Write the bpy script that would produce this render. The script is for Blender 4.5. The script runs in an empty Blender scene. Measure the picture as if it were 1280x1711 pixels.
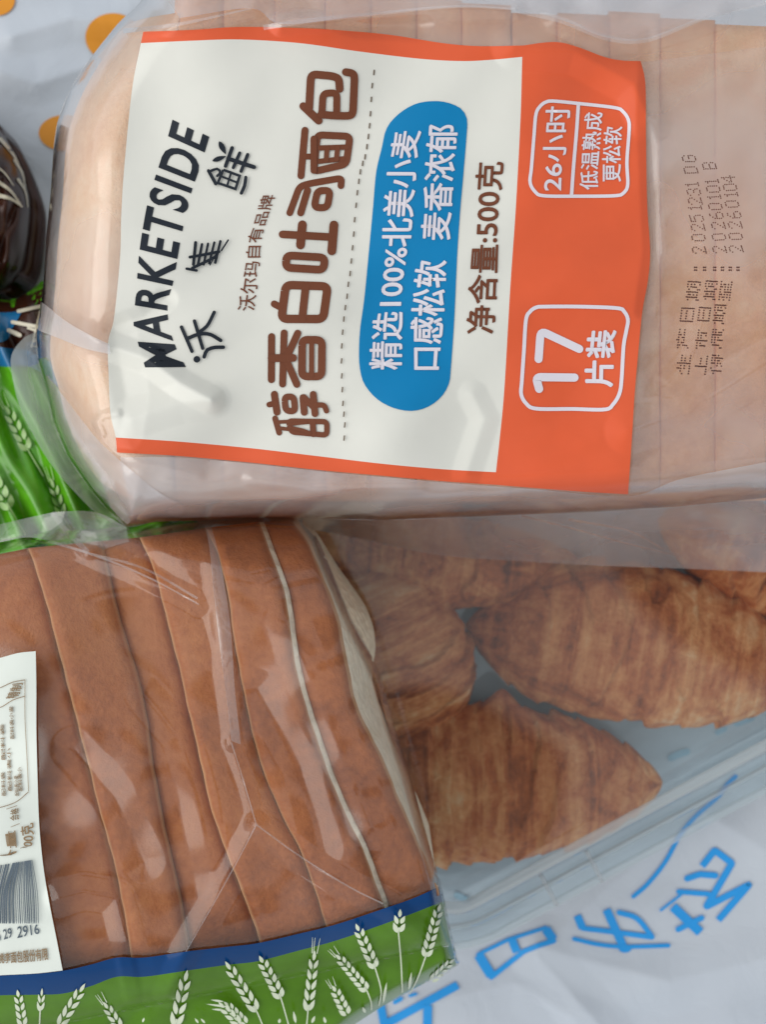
import bpy, bmesh, math, random
import numpy as np

random.seed(7)
rng = np.random.RandomState(11)
C = bpy.context.scene.collection
S = bpy.context.scene

# ------------------------------------------------------------------ camera
CAM_H = 0.41                      # camera height above the table
FOV = math.radians(50.28)
T = 2 * math.tan(FOV / 2) / 1711.0
cam_d = bpy.data.cameras.new('camera')
cam = bpy.data.objects.new('camera', cam_d)
C.objects.link(cam)
cam.location = (0, 0, CAM_H)
cam_d.sensor_fit = 'VERTICAL'
cam_d.sensor_height = 24
cam_d.lens = 12 / math.tan(FOV / 2)
cam_d.clip_start = 0.01
cam_d.clip_end = 50
cam_d.dof.use_dof = True
cam_d.dof.focus_distance = 0.265
cam_d.dof.aperture_fstop = 11
S.camera = cam

# ------------------------------------------------------------------ light
world = bpy.data.worlds.new('World')
S.world = world
world.use_nodes = True
wn, wl = world.node_tree.nodes, world.node_tree.links
wn.clear()
def wnode(t, **kw):
    n = wn.new(t)
    for a, b in kw.items():
        setattr(n, a, b)
    return n
w_out = wnode('ShaderNodeOutputWorld')
w_bg = wnode('ShaderNodeBackground')
w_tc = wnode('ShaderNodeTexCoord')
# room ceiling: paler towards the window side, dark spots added for a figure overhead, placed to cut film reflections
w_sep = wnode('ShaderNodeSeparateXYZ')
wl.new(w_tc.outputs['Generated'], w_sep.inputs[0])
w_side = wnode('ShaderNodeMapRange', clamp=True)
wl.new(w_sep.outputs['X'], w_side.inputs['Value'])
w_side.inputs['From Min'].default_value = -1.0
w_side.inputs['From Max'].default_value = 1.0
w_side.inputs['To Min'].default_value = 1.08
w_side.inputs['To Max'].default_value = 0.62
w_noise = wnode('ShaderNodeTexNoise')
w_noise.inputs['Scale'].default_value = 5.0
w_noise.inputs['Detail'].default_value = 2.0
wl.new(w_tc.outputs['Generated'], w_noise.inputs['Vector'])
w_add = wnode('ShaderNodeVectorMath', operation='MULTIPLY_ADD')
w_add.inputs[1].default_value = (0.12, 0.12, 0.0)
wl.new(w_noise.outputs['Color'], w_add.inputs[0])
wl.new(w_tc.outputs['Generated'], w_add.inputs[2])
last = w_side.outputs[0]
for (cx, cy, r, dark) in ((0.35, -0.01, 0.13, 0.12), (0.05, -0.27, 0.11, 0.12), (-0.20, -0.32, 0.12, 0.12), (-0.28, 0.02, 0.08, 0.15), (0.10, 0.42, 0.14, 0.2)):
    v = wnode('ShaderNodeVectorMath', operation='DISTANCE')
    l = math.sqrt(cx * cx + cy * cy + 1)
    v.inputs[1].default_value = (cx / l + 0.06, cy / l + 0.06, 1 / l)
    wl.new(w_add.outputs[0], v.inputs[0])
    m = wnode('ShaderNodeMapRange', clamp=True)
    m.inputs['From Min'].default_value = r * 0.93
    m.inputs['From Max'].default_value = r * 1.07
    m.inputs['To Min'].default_value = dark
    m.inputs['To Max'].default_value = 1.0
    wl.new(v.outputs['Value'], m.inputs['Value'])
    mm = wnode('ShaderNodeMath', operation='MULTIPLY')
    wl.new(last, mm.inputs[0]); wl.new(m.outputs[0], mm.inputs[1])
    last = mm.outputs[0]
w_bg.inputs['Color'].default_value = (0.93, 0.97, 1.0, 1)
wl.new(last, w_bg.inputs['Strength'])
wl.new(w_bg.outputs[0], w_out.inputs[0])

win_d = bpy.data.lights.new('window_light', 'AREA')
win_d.shape = 'RECTANGLE'
win_d.size = 2.3
win_d.size_y = 1.9
win_d.energy = 30.0
win_d.color = (1.0, 0.97, 0.92)
win = bpy.data.objects.new('window_light', win_d)
C.objects.link(win)
win.location = (-1.6, -0.15, 1.2)
from mathutils import Vector
win.rotation_euler = (Vector((0, 0, 0.08)) - win.location).to_track_quat('-Z', 'Y').to_euler()

S.view_settings.view_transform = 'Standard'
S.view_settings.look = 'None'
S.view_settings.exposure = -0.17
S.view_settings.gamma = 1
S.view_settings.use_curve_mapping = False
S.render.engine = 'CYCLES'
S.cycles.use_denoising = True
S.cycles.max_bounces = 10
S.cycles.transparent_max_bounces = 24
S.cycles.caustics_reflective = False
S.cycles.caustics_refractive = False

# ------------------------------------------------------------------ helpers
def kz(z):
    return (CAM_H - z) * T
def W(px, py, z):
    k = kz(z)
    return np.stack([(px - 640.0) * k, (855.5 - py) * k, z + 0 * px], -1)
def A2(p):
    return np.array(p, float)
def crv(pts, n, closed=False, smooth=True):
    """Catmull-Rom through the points, resampled to n by arc length."""
    P = A2(pts)
    if closed:
        P = np.vstack([P, P[:1]])
    if smooth and len(P) > 2:
        if closed:
            E = np.vstack([P[-2], P, P[1]])
        else:
            E = np.vstack([2 * P[0] - P[1], P, 2 * P[-1] - P[-2]])
        out = []
        for i in range(1, len(E) - 2):
            t = np.linspace(0, 1, 13)[:-1, None]
            a, b, c, d = E[i - 1], E[i], E[i + 1], E[i + 2]
            out.append(0.5 * (2 * b + (c - a) * t + (2 * a - 5 * b + 4 * c - d) * t * t + (3 * b - a - 3 * c + d) * t ** 3))
        out.append(P[-1:])
        P = np.vstack(out)
    L = np.concatenate([[0], np.cumsum(np.linalg.norm(np.diff(P, axis=0), axis=1))])
    u = np.linspace(0, L[-1], n + 1 if closed else n)
    R = np.stack([np.interp(u, L, P[:, 0]), np.interp(u, L, P[:, 1])], -1)
    return R[:-1] if closed else R
def poly_sd(poly, X, Y):
    """signed distance to a polygon, positive inside"""
    P = A2(poly)
    Q = np.roll(P, -1, 0)
    d = np.full(X.shape, 1e9)
    ins = np.zeros(X.shape, bool)
    for (ax, ay), (bx, by) in zip(P, Q):
        ex, ey = bx - ax, by - ay
        t = np.clip(((X - ax) * ex + (Y - ay) * ey) / (ex * ex + ey * ey + 1e-9), 0, 1)
        d = np.minimum(d, np.hypot(X - ax - t * ex, Y - ay - t * ey))
        c = ((ay > Y) != (by > Y))
        with np.errstate(divide='ignore', invalid='ignore'):
            ins ^= c & (X < (bx - ax) * (Y - ay) / (by - ay + 1e-12) + ax)
    return np.where(ins, d, -d)
def line_d(pts, X, Y):
    P = A2(pts)
    d = np.full(X.shape, 1e9)
    for (ax, ay), (bx, by) in zip(P[:-1], P[1:]):
        ex, ey = bx - ax, by - ay
        t = np.clip(((X - ax) * ex + (Y - ay) * ey) / (ex * ex + ey * ey + 1e-9), 0, 1)
        d = np.minimum(d, np.hypot(X - ax - t * ex, Y - ay - t * ey))
    return d
def waves(seed, n, lo, hi, ang=None, spread=3.2):
    r = np.random.RandomState(seed)
    out = []
    for _ in range(n):
        a = r.uniform(0, math.pi) if ang is None else ang + r.uniform(-spread, spread)
        w = 2 * math.pi / r.uniform(lo, hi)
        out.append((math.cos(a) * w, math.sin(a) * w, r.uniform(0, 6.28), r.uniform(.5, 1)))
    def f(X, Y):
        s = 0
        for a, b, c, d in out:
            s = s + d * np.sin(a * X + b * Y + c)
        return s / math.sqrt(n)
    return f
def rounded(s):
    s = np.clip(s, 0, 1)
    return np.sqrt(np.clip(1 - (1 - s) ** 2, 0, 1))

def link(o, parent=None):
    C.objects.link(o)
    if parent is not None:
        o.parent = parent
    return o
def obj_from(name, verts, faces, mat, parent=None, smooth=True, uv=None):
    me = bpy.data.meshes.new(name)
    me.from_pydata([tuple(v) for v in np.asarray(verts, float)], [], [tuple(int(i) for i in f) for f in faces])
    if smooth:
        me.polygons.foreach_set('use_smooth', [True] * len(me.polygons))
    if uv is not None:
        l = me.uv_layers.new(name='UVMap')
        idx = np.empty(len(me.loops), int)
        me.loops.foreach_get('vertex_index', idx)
        l.data.foreach_set('uv', np.asarray(uv, float)[idx].ravel())
    me.materials.append(mat)
    me.update()
    return link(bpy.data.objects.new(name, me), parent)
def grid_faces(n, m, closed_u=False, off=0):
    F = []
    for i in range(n - 1):
        for j in range(m - (0 if closed_u else 1)):
            j2 = (j + 1) % m
            F.append((off + i * m + j, off + (i + 1) * m + j, off + (i + 1) * m + j2, off + i * m + j2))
    return F
def sheet(name, P3, mat, parent=None, uv=None):
    n, m = P3.shape[:2]
    return obj_from(name, P3.reshape(-1, 3), grid_faces(n, m), mat, parent, True, uv)
def thing(name, label, cat, loc=(0, 0, 0), group=None):
    o = bpy.data.objects.new(name, None)
    o.empty_display_size = 0.02
    C.objects.link(o)
    o['label'] = label
    o['category'] = cat
    if group:
        o['group'] = group
    return o
def coons(top, bot, left, right, n, m):
    """patch between four px curves; top/bot run left to right, left/right top to bottom"""
    tc, bc, lc, rc = crv(top, m), crv(bot, m), crv(left, n), crv(right, n)
    u = np.linspace(0, 1, m)[None, :, None]
    v = np.linspace(0, 1, n)[:, None, None]
    P = (1 - v) * tc[None] + v * bc[None] + (1 - u) * lc[:, None] + u * rc[:, None]
    P = P - ((1 - u) * (1 - v) * tc[0] + u * (1 - v) * tc[-1] + (1 - u) * v * bc[0] + u * v * bc[-1])
    return P

# ------------------------------------------------------------------ materials
def mat(name):
    m = bpy.data.materials.new(name)
    m.use_nodes = True
    nt = m.node_tree
    nt.nodes.clear()
    out = nt.nodes.new('ShaderNodeOutputMaterial')
    return m, nt, out
def N(nt, t, **kw):
    n = nt.nodes.new(t)
    for a, b in kw.items():
        setattr(n, a, b)
    return n
def ramp(nt, fac, stops):
    r = N(nt, 'ShaderNodeValToRGB')
    while len(r.color_ramp.elements) < len(stops):
        r.color_ramp.elements.new(0.5)
    for e, (p, c) in zip(r.color_ramp.elements, stops):
        e.position = p
        e.color = (*c, 1)
    nt.links.new(fac, r.inputs[0])
    return r.outputs[0]
def noise(nt, scale, detail=3, rough=0.6, vec=None, dist=0.0):
    n = N(nt, 'ShaderNodeTexNoise')
    n.inputs['Scale'].default_value = scale
    n.inputs['Detail'].default_value = detail
    n.inputs['Roughness'].default_value = rough
    n.inputs['Distortion'].default_value = dist
    if vec is None:
        tc = N(nt, 'ShaderNodeTexCoord')
        vec = tc.outputs['Object']
    nt.links.new(vec, n.inputs['Vector'])
    return n.outputs['Fac']
def bump(nt, h, strength, dist):
    b = N(nt, 'ShaderNodeBump')
    b.inputs['Strength'].default_value = strength
    b.inputs['Distance'].default_value = dist
    nt.links.new(h, b.inputs['Height'])
    return b.outputs[0]
def principled(nt, out, col, rough=0.5, spec=0.5, normal=None, sss=0):
    p = N(nt, 'ShaderNodeBsdfPrincipled')
    if isinstance(col, tuple):
        p.inputs['Base Color'].default_value = (*col, 1)
    else:
        nt.links.new(col, p.inputs['Base Color'])
    p.inputs['Roughness'].default_value = rough
    p.inputs['Specular IOR Level'].default_value = spec
    if normal is not None:
        nt.links.new(normal, p.inputs['Normal'])
    if sss:
        p.inputs['Subsurface Weight'].default_value = sss
        p.inputs['Subsurface Radius'].default_value = (0.004, 0.002, 0.001)
        p.inputs['Subsurface Scale'].default_value = 0.5
    nt.links.new(p.outputs[0], out.inputs[0])
    return p
def ink(name, col, rough=0.35, var=0.06, spec=0.25):
    m, nt, out = mat(name)
    f = noise(nt, 60, 3)
    c0 = tuple(c * (1 - var) for c in col)
    c1 = tuple(min(1, c * (1 + var)) for c in col)
    c = ramp(nt, f, [(0.3, c0), (0.7, c1)])
    principled(nt, out, c, rough, spec, bump(nt, noise(nt, 160, 2), 0.15, 0.0005))
    return m
def film(name, milky, tint=(1, 1, 1), rough=0.08, ior=1.5, white=(0.85, 0.86, 0.88), gain=1.6, bscale=70, bstr=0.25, var=0.0, crinkle=0.10):
    """thin plastic film: see-through, a milky share that scatters, and a clear gloss"""
    m, nt, out = mat(name)
    rg = N(nt, 'ShaderNodeTexNoise', noise_type='RIDGED_MULTIFRACTAL')
    rg.inputs['Scale'].default_value = 26
    rg.inputs['Detail'].default_value = 3
    rg.inputs['Roughness'].default_value = 0.4
    rg.inputs['Distortion'].default_value = 0.8
    tcr = N(nt, 'ShaderNodeTexCoord')
    nt.links.new(tcr.outputs['Object'], rg.inputs['Vector'])
    cr = N(nt, 'ShaderNodeMath', operation='MULTIPLY_ADD')
    nt.links.new(rg.outputs['Fac'], cr.inputs[0])
    cr.inputs[1].default_value = crinkle
    nt.links.new(noise(nt, bscale, 3, 0.55, dist=0.6), cr.inputs[2])
    nrm = bump(nt, cr.outputs[0], bstr, 0.002)
    tr = N(nt, 'ShaderNodeBsdfTransparent')
    tr.inputs[0].default_value = (*tint, 1)
    df = N(nt, 'ShaderNodeBsdfDiffuse')
    df.inputs[0].default_value = (*white, 1)
    tl = N(nt, 'ShaderNodeBsdfTranslucent')
    tl.inputs[0].default_value = (*white, 1)
    mx = N(nt, 'ShaderNodeMixShader')
    mx.inputs[0].default_value = 0.45
    nt.links.new(df.outputs[0], mx.inputs[1]); nt.links.new(tl.outputs[0], mx.inputs[2])
    m1 = N(nt, 'ShaderNodeMixShader')
    if var:
        mr = N(nt, 'ShaderNodeMapRange')
        mr.inputs['From Min'].default_value = 0.3
        mr.inputs['From Max'].default_value = 0.7
        mr.inputs['To Min'].default_value = max(0, milky - var)
        mr.inputs['To Max'].default_value = milky + var
        nt.links.new(noise(nt, 28, 2, 0.5, dist=0.5), mr.inputs['Value'])
        nt.links.new(mr.outputs[0], m1.inputs[0])
    else:
        m1.inputs[0].default_value = milky
    nt.links.new(tr.outputs[0], m1.inputs[1]); nt.links.new(mx.outputs[0], m1.inputs[2])
    fr = N(nt, 'ShaderNodeFresnel')
    # a thin sheet has air on both sides: same reflectance seen from either side
    geo = N(nt, 'ShaderNodeNewGeometry')
    im = N(nt, 'ShaderNodeMapRange')
    im.inputs['To Min'].default_value = ior
    im.inputs['To Max'].default_value = 1 / ior
    nt.links.new(geo.outputs['Backfacing'], im.inputs['Value'])
    nt.links.new(im.outputs[0], fr.inputs['IOR'])
    nt.links.new(nrm, fr.inputs['Normal'])
    g = N(nt, 'ShaderNodeMath', operation='MULTIPLY', use_clamp=True)
    g.inputs[1].default_value = gain
    nt.links.new(fr.outputs[0], g.inputs[0])
    gl = N(nt, 'ShaderNodeBsdfGlossy')
    gl.inputs['Roughness'].default_value = rough
    nt.links.new(nrm, gl.inputs['Normal'])
    m2 = N(nt, 'ShaderNodeMixShader')
    nt.links.new(g.outputs[0], m2.inputs[0])
    nt.links.new(m1.outputs[0], m2.inputs[1]); nt.links.new(gl.outputs[0], m2.inputs[2])
    nt.links.new(m2.outputs[0], out.inputs[0])
    return m
def crust_mat(name, dark, mid, light, scale=30, edge=None):
    m, nt, out = mat(name)
    a = noise(nt, scale, 5, 0.6, dist=0.8)
    b = noise(nt, scale * 20, 3, 0.7)
    mix = N(nt, 'ShaderNodeMath', operation='MULTIPLY_ADD')
    nt.links.new(b, mix.inputs[0]); mix.inputs[1].default_value = 0.35
    sub = N(nt, 'ShaderNodeMath', operation='MULTIPLY_ADD')
    nt.links.new(a, sub.inputs[0]); sub.inputs[1].default_value = 0.8; sub.inputs[2].default_value = -0.07
    nt.links.new(sub.outputs[0], mix.inputs[2])
    c = ramp(nt, mix.outputs[0], [(0.3, dark), (0.52, mid), (0.78, light)])
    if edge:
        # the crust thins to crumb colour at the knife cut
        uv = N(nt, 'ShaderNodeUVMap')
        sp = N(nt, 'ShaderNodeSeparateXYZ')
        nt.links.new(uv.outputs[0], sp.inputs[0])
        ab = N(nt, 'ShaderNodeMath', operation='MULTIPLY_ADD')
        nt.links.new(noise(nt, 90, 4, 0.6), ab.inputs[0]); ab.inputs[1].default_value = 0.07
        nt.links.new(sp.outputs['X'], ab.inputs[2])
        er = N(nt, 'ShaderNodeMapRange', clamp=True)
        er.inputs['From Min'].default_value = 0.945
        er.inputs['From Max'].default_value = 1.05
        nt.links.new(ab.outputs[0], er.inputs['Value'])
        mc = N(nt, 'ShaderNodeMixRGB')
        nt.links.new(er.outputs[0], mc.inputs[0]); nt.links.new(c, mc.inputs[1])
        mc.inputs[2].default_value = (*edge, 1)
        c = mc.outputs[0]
    h = N(nt, 'ShaderNodeMath', operation='ADD')
    nt.links.new(noise(nt, 900, 3, 0.7), h.inputs[0]); nt.links.new(noise(nt, 120, 3), h.inputs[1])
    principled(nt, out, c, 0.55, 0.35, bump(nt, h.outputs[0], 0.5, 0.0009))
    return m
def crumb_mat(name, col):
    m, nt, out = mat(name)
    a = noise(nt, 220, 4, 0.65)
    c = ramp(nt, a, [(0.3, tuple(x * 0.78 for x in col)), (0.65, col)])
    v = N(nt, 'ShaderNodeTexVoronoi')
    v.inputs['Scale'].default_value = 420
    tc = N(nt, 'ShaderNodeTexCoord')
    nt.links.new(tc.outputs['Object'], v.inputs['Vector'])
    principled(nt, out, c, 0.85, 0.15, bump(nt, v.outputs['Distance'], 0.6, 0.0012))
    return m
def croissant_mat(name, seed):
    m, nt, out = mat(name)
    uv = N(nt, 'ShaderNodeUVMap')
    mp = N(nt, 'ShaderNodeMapping')
    mp.inputs['Location'].default_value = (seed * 3.1, seed * 1.7, 0)
    mp.inputs['Scale'].default_value = (24, 1.5, 1)
    nt.links.new(uv.outputs[0], mp.inputs['Vector'])
    a = noise(nt, 1.0, 6, 0.62, mp.outputs[0], 0.5)
    mp2 = N(nt, 'ShaderNodeMapping')
    mp2.inputs['Location'].default_value = (seed * 5.3, seed, 0)
    mp2.inputs['Scale'].default_value = (5, 3.2, 1)
    nt.links.new(uv.outputs[0], mp2.inputs['Vector'])
    b = noise(nt, 1.0, 5, 0.6, mp2.outputs[0], 1.2)
    fine = noise(nt, 420, 4, 0.7)
    x = N(nt, 'ShaderNodeMath', operation='MULTIPLY_ADD')
    nt.links.new(a, x.inputs[0]); x.inputs[1].default_value = 0.48
    y = N(nt, 'ShaderNodeMath', operation='MULTIPLY_ADD')
    nt.links.new(b, y.inputs[0]); y.inputs[1].default_value = 0.68
    z = N(nt, 'ShaderNodeMath', operation='MULTIPLY_ADD')
    nt.links.new(fine, z.inputs[0]); z.inputs[1].default_value = 0.22; z.inputs[2].default_value = -0.19
    nt.links.new(z.outputs[0], y.inputs[2]); nt.links.new(y.outputs[0], x.inputs[2])
    c = ramp(nt, x.outputs[0], [(0.31, (0.17, 0.036, 0.010)), (0.45, (0.52, 0.135, 0.034)), (0.58, (0.74, 0.30, 0.108)), (0.75, (0.90, 0.60, 0.34))])
    h = N(nt, 'ShaderNodeMath', operation='ADD')
    nt.links.new(a, h.inputs[0]); nt.links.new(fine, h.inputs[1])
    principled(nt, out, c, 0.5, 0.4, bump(nt, h.outputs[0], 0.7, 0.0016))
    return m

M_milk = film('frosted_film', 0.30, rough=0.15, white=(0.86, 0.85, 0.87), gain=1.9, bscale=24, bstr=0.35, var=0.12, crinkle=0.22)
M_bunch = film('bunched_frosted_film', 0.40, rough=0.16, white=(0.87, 0.85, 0.88), gain=1.8, bscale=22, bstr=0.4, var=0.14, crinkle=0.25)
M_skirt = film('frosted_film_fold', 0.36, rough=0.15, white=(0.80, 0.79, 0.83), gain=1.4, bscale=30, bstr=0.3, var=0.06)
M_side = film('frosted_film_side', 0.46, rough=0.15, white=(0.80, 0.83, 0.84), gain=1.3, bscale=30, bstr=0.3)
M_flap = film('doubled_film', 0.62, rough=0.15, white=(0.88, 0.87, 0.90), gain=1.3, bscale=40, bstr=0.3)
M_clear = film('clear_film', 0.02, rough=0.13, gain=1.55, bscale=9, bstr=0.3, crinkle=0.16)
M_crease = film('creased_film', 0.26, rough=0.12, gain=2.0, bscale=60, bstr=0.4)
M_box = film('clear_rigid_plastic', 0.03, tint=(0.94, 0.985, 0.995), rough=0.02, gain=1.8, bscale=14, bstr=0.05, crinkle=0.0, white=(0.60, 0.86, 0.95))
M_rim = film('thick_plastic_rim', 0.5, tint=(0.9, 0.97, 0.99), rough=0.06, gain=2.6, bscale=20, bstr=0.1, white=(0.88, 0.95, 0.97), crinkle=0.0)
M_label = ink('label_white_ink', (0.725, 0.715, 0.655), 0.38, 0.02)
M_orange = ink('label_orange_ink', (0.74, 0.115, 0.042), 0.30, 0.04)
M_blue = ink('pill_blue_ink', (0.0, 0.205, 0.46), 0.36, 0.03)
M_brown = ink('brown_ink', (0.165, 0.05, 0.022), 0.4, 0.06)
M_black = ink('black_ink', (0.012, 0.017, 0.026), 0.4, 0.1)
M_pink = ink('white_reversed_ink', (0.72, 0.68, 0.74), 0.4, 0.02)
M_dash = ink('dash_ink', (0.16, 0.12, 0.085), 0.4, 0.06)
M_dots = ink('stamp_ink', (0.085, 0.030, 0.022), 0.6, 0.2)
M_band_blue = ink('band_blue_ink', (0.001, 0.045, 0.17), 0.24, 0.06, 0.18)
M_band_green = ink('band_green_ink', (0.085, 0.21, 0.008), 0.24, 0.16, 0.18)
M_wheat = ink('wheat_white_ink', (0.70, 0.76, 0.58), 0.35, 0.04)
M_fade = ink('faded_brown_ink', (0.30, 0.20, 0.11), 0.5, 0.1)
M_bar = ink('barcode_ink', (0.10, 0.13, 0.16), 0.5, 0.2)
M_sticker = ink('back_label_white', (0.76, 0.80, 0.74), 0.35, 0.02)
M_leaf_green = ink('packet_green_ink', (0.085, 0.32, 0.010), 0.2, 0.4, 0.6)
M_palegreen = ink('packet_pale_green_ink', (0.40, 0.58, 0.26), 0.3, 0.05)
M_choc = ink('packet_brown_ink', (0.035, 0.010, 0.005), 0.25, 0.3, 0.35)
M_cream = ink('packet_cream_ink', (0.62, 0.57, 0.45), 0.3, 0.05)
M_sea = ink('packet_blue_ink', (0.01, 0.13, 0.30), 0.25, 0.08, 0.6)
M_letter = ink('bag_blue_ink', (0.03, 0.35, 0.84), 0.3, 0.05)
M_faint = ink('faint_blue_ink', (0.36, 0.55, 0.68), 0.4, 0.05)
M_spot = ink('bag_orange_ink', (0.75, 0.30, 0.03), 0.3, 0.05)
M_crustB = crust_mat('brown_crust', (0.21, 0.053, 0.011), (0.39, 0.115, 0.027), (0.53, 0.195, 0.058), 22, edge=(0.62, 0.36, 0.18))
M_crumbB = crumb_mat('cream_crumb', (0.95, 0.87, 0.68))
M_crustA = crust_mat('pale_crust', (0.62, 0.215, 0.075), (0.84, 0.385, 0.16), (0.93, 0.62, 0.35), 13)
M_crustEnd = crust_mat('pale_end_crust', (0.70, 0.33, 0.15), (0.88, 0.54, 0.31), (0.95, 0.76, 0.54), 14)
M_crumbA = crumb_mat('white_crumb', (0.74, 0.62, 0.44))

# shopping bag plastic
m, nt, out = mat('white_bag_plastic')
f = noise(nt, 9, 4)
col = ramp(nt, f, [(0.3, (0.53, 0.58, 0.655)), (0.7, (0.61, 0.65, 0.71))])
rg = N(nt, 'ShaderNodeTexNoise', noise_type='RIDGED_MULTIFRACTAL')
rg.inputs['Scale'].default_value = 16
rg.inputs['Detail'].default_value = 4
rg.inputs['Distortion'].default_value = 1.0
tcr = N(nt, 'ShaderNodeTexCoord')
nt.links.new(tcr.outputs['Object'], rg.inputs['Vector'])
hh = N(nt, 'ShaderNodeMath', operation='MULTIPLY_ADD')
nt.links.new(rg.outputs['Fac'], hh.inputs[0]); hh.inputs[1].default_value = 0.35
nt.links.new(noise(nt, 60, 3, dist=0.7), hh.inputs[2])
principled(nt, out, col, 0.33, 0.5, bump(nt, hh.outputs[0], 0.4, 0.0014))
M_bag = m
m, nt, out = mat('table_laminate')
col = ramp(nt, noise(nt, 14, 4), [(0.3, (0.30, 0.28, 0.26)), (0.7, (0.38, 0.36, 0.34))])
principled(nt, out, col, 0.45, 0.4)
M_table = m

# ------------------------------------------------------------------ print helpers
def mesh_from_2d(name, V, F, zfun, off, material, parent):
    V = A2(V)
    z = zfun(V[:, 0], V[:, 1]) + off
    return obj_from(name, W(V[:, 0], V[:, 1], z), F, material, parent, True)
def text_mesh(body, bold, spacing=1.0):
    cu = bpy.data.curves.new('txt', 'FONT')
    cu.body = body
    cu.size = 1
    cu.offset = bold
    cu.space_character = spacing
    cu.resolution_u = 4
    o = bpy.data.objects.new('txt', cu)
    C.objects.link(o)
    bpy.context.view_layer.update()
    dg = bpy.context.evaluated_depsgraph_get()
    me = bpy.data.meshes.new_from_object(o.evaluated_get(dg))
    bm = bmesh.new()
    bm.from_mesh(me)
    bpy.data.objects.remove(o)
    bpy.data.curves.remove(cu)
    bpy.data.meshes.remove(me)
    return bm
def text_on(name, body, base, top, zfun, off, material, parent, bold=0.02, full=False, cuts=None, spacing=1.0):
    """lettering whose base line and top line are px curves on a surface"""
    cjk = any(ord(c) > 0x2000 for c in body)
    bm = text_mesh(body, 0 if cjk else bold, spacing)
    co = np.array([v.co[:2] for v in bm.verts])
    x0, x1 = co[:, 0].min(), co[:, 0].max()
    y0, y1 = co[:, 1].min(), co[:, 1].max()
    bc, tc = crv(base, 80), crv(top, 80)
    w = x1 - x0
    n = cuts or max(4, int(w * 3))
    nv = 12 if cuts else 4
    for i in range(1, n):
        x = x0 + w * i / n
        bmesh.ops.bisect_plane(bm, geom=bm.verts[:] + bm.edges[:] + bm.faces[:], plane_co=(x, 0, 0), plane_no=(1, 0, 0))
    for i in range(1, nv):
        y = y0 + (y1 - y0) * i / nv
        bmesh.ops.bisect_plane(bm, geom=bm.verts[:] + bm.edges[:] + bm.faces[:], plane_co=(0, y, 0), plane_no=(0, 1, 0))
    bmesh.ops.triangulate(bm, faces=bm.faces[:])
    co = np.array([v.co[:2] for v in bm.verts])
    bm.verts.index_update()
    F = [[v.index for v in f.verts] for f in bm.faces]
    bm.free()
    u = (co[:, 0] - x0) / w * 79
    v = ((co[:, 1] - y0) / (y1 - y0))[:, None]
    ii = np.arange(80)
    B = np.stack([np.interp(u, ii, bc[:, 0]), np.interp(u, ii, bc[:, 1])], -1)
    U = np.stack([np.interp(u, ii, tc[:, 0]), np.interp(u, ii, tc[:, 1])], -1)
    V = B * (1 - v) + U * v
    if not cjk or bold < 0.003:
        return mesh_from_2d(name, V, F, zfun, off, material, parent)
    # bolder strokes: the same outlines shifted a little every way, each a hair above the last
    em = np.linalg.norm(bc[40] - tc[40]) / (y1 - y0)
    AV = []; AF = []; AZ = []
    for q in range(8):
        a = q * math.pi / 4
        o = len(AV) * len(V)
        AV.append(V + np.array([math.cos(a), math.sin(a)]) * bold * em)
        AF += [[i + o for i in f] for f in F]
        AZ.append(np.full(len(V), q * 1.2e-5))
    AV = np.vstack(AV)
    z = zfun(AV[:, 0], AV[:, 1]) + off + np.concatenate(AZ)
    return obj_from(name, W(AV[:, 0], AV[:, 1], z), AF, material, parent, True)
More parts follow.
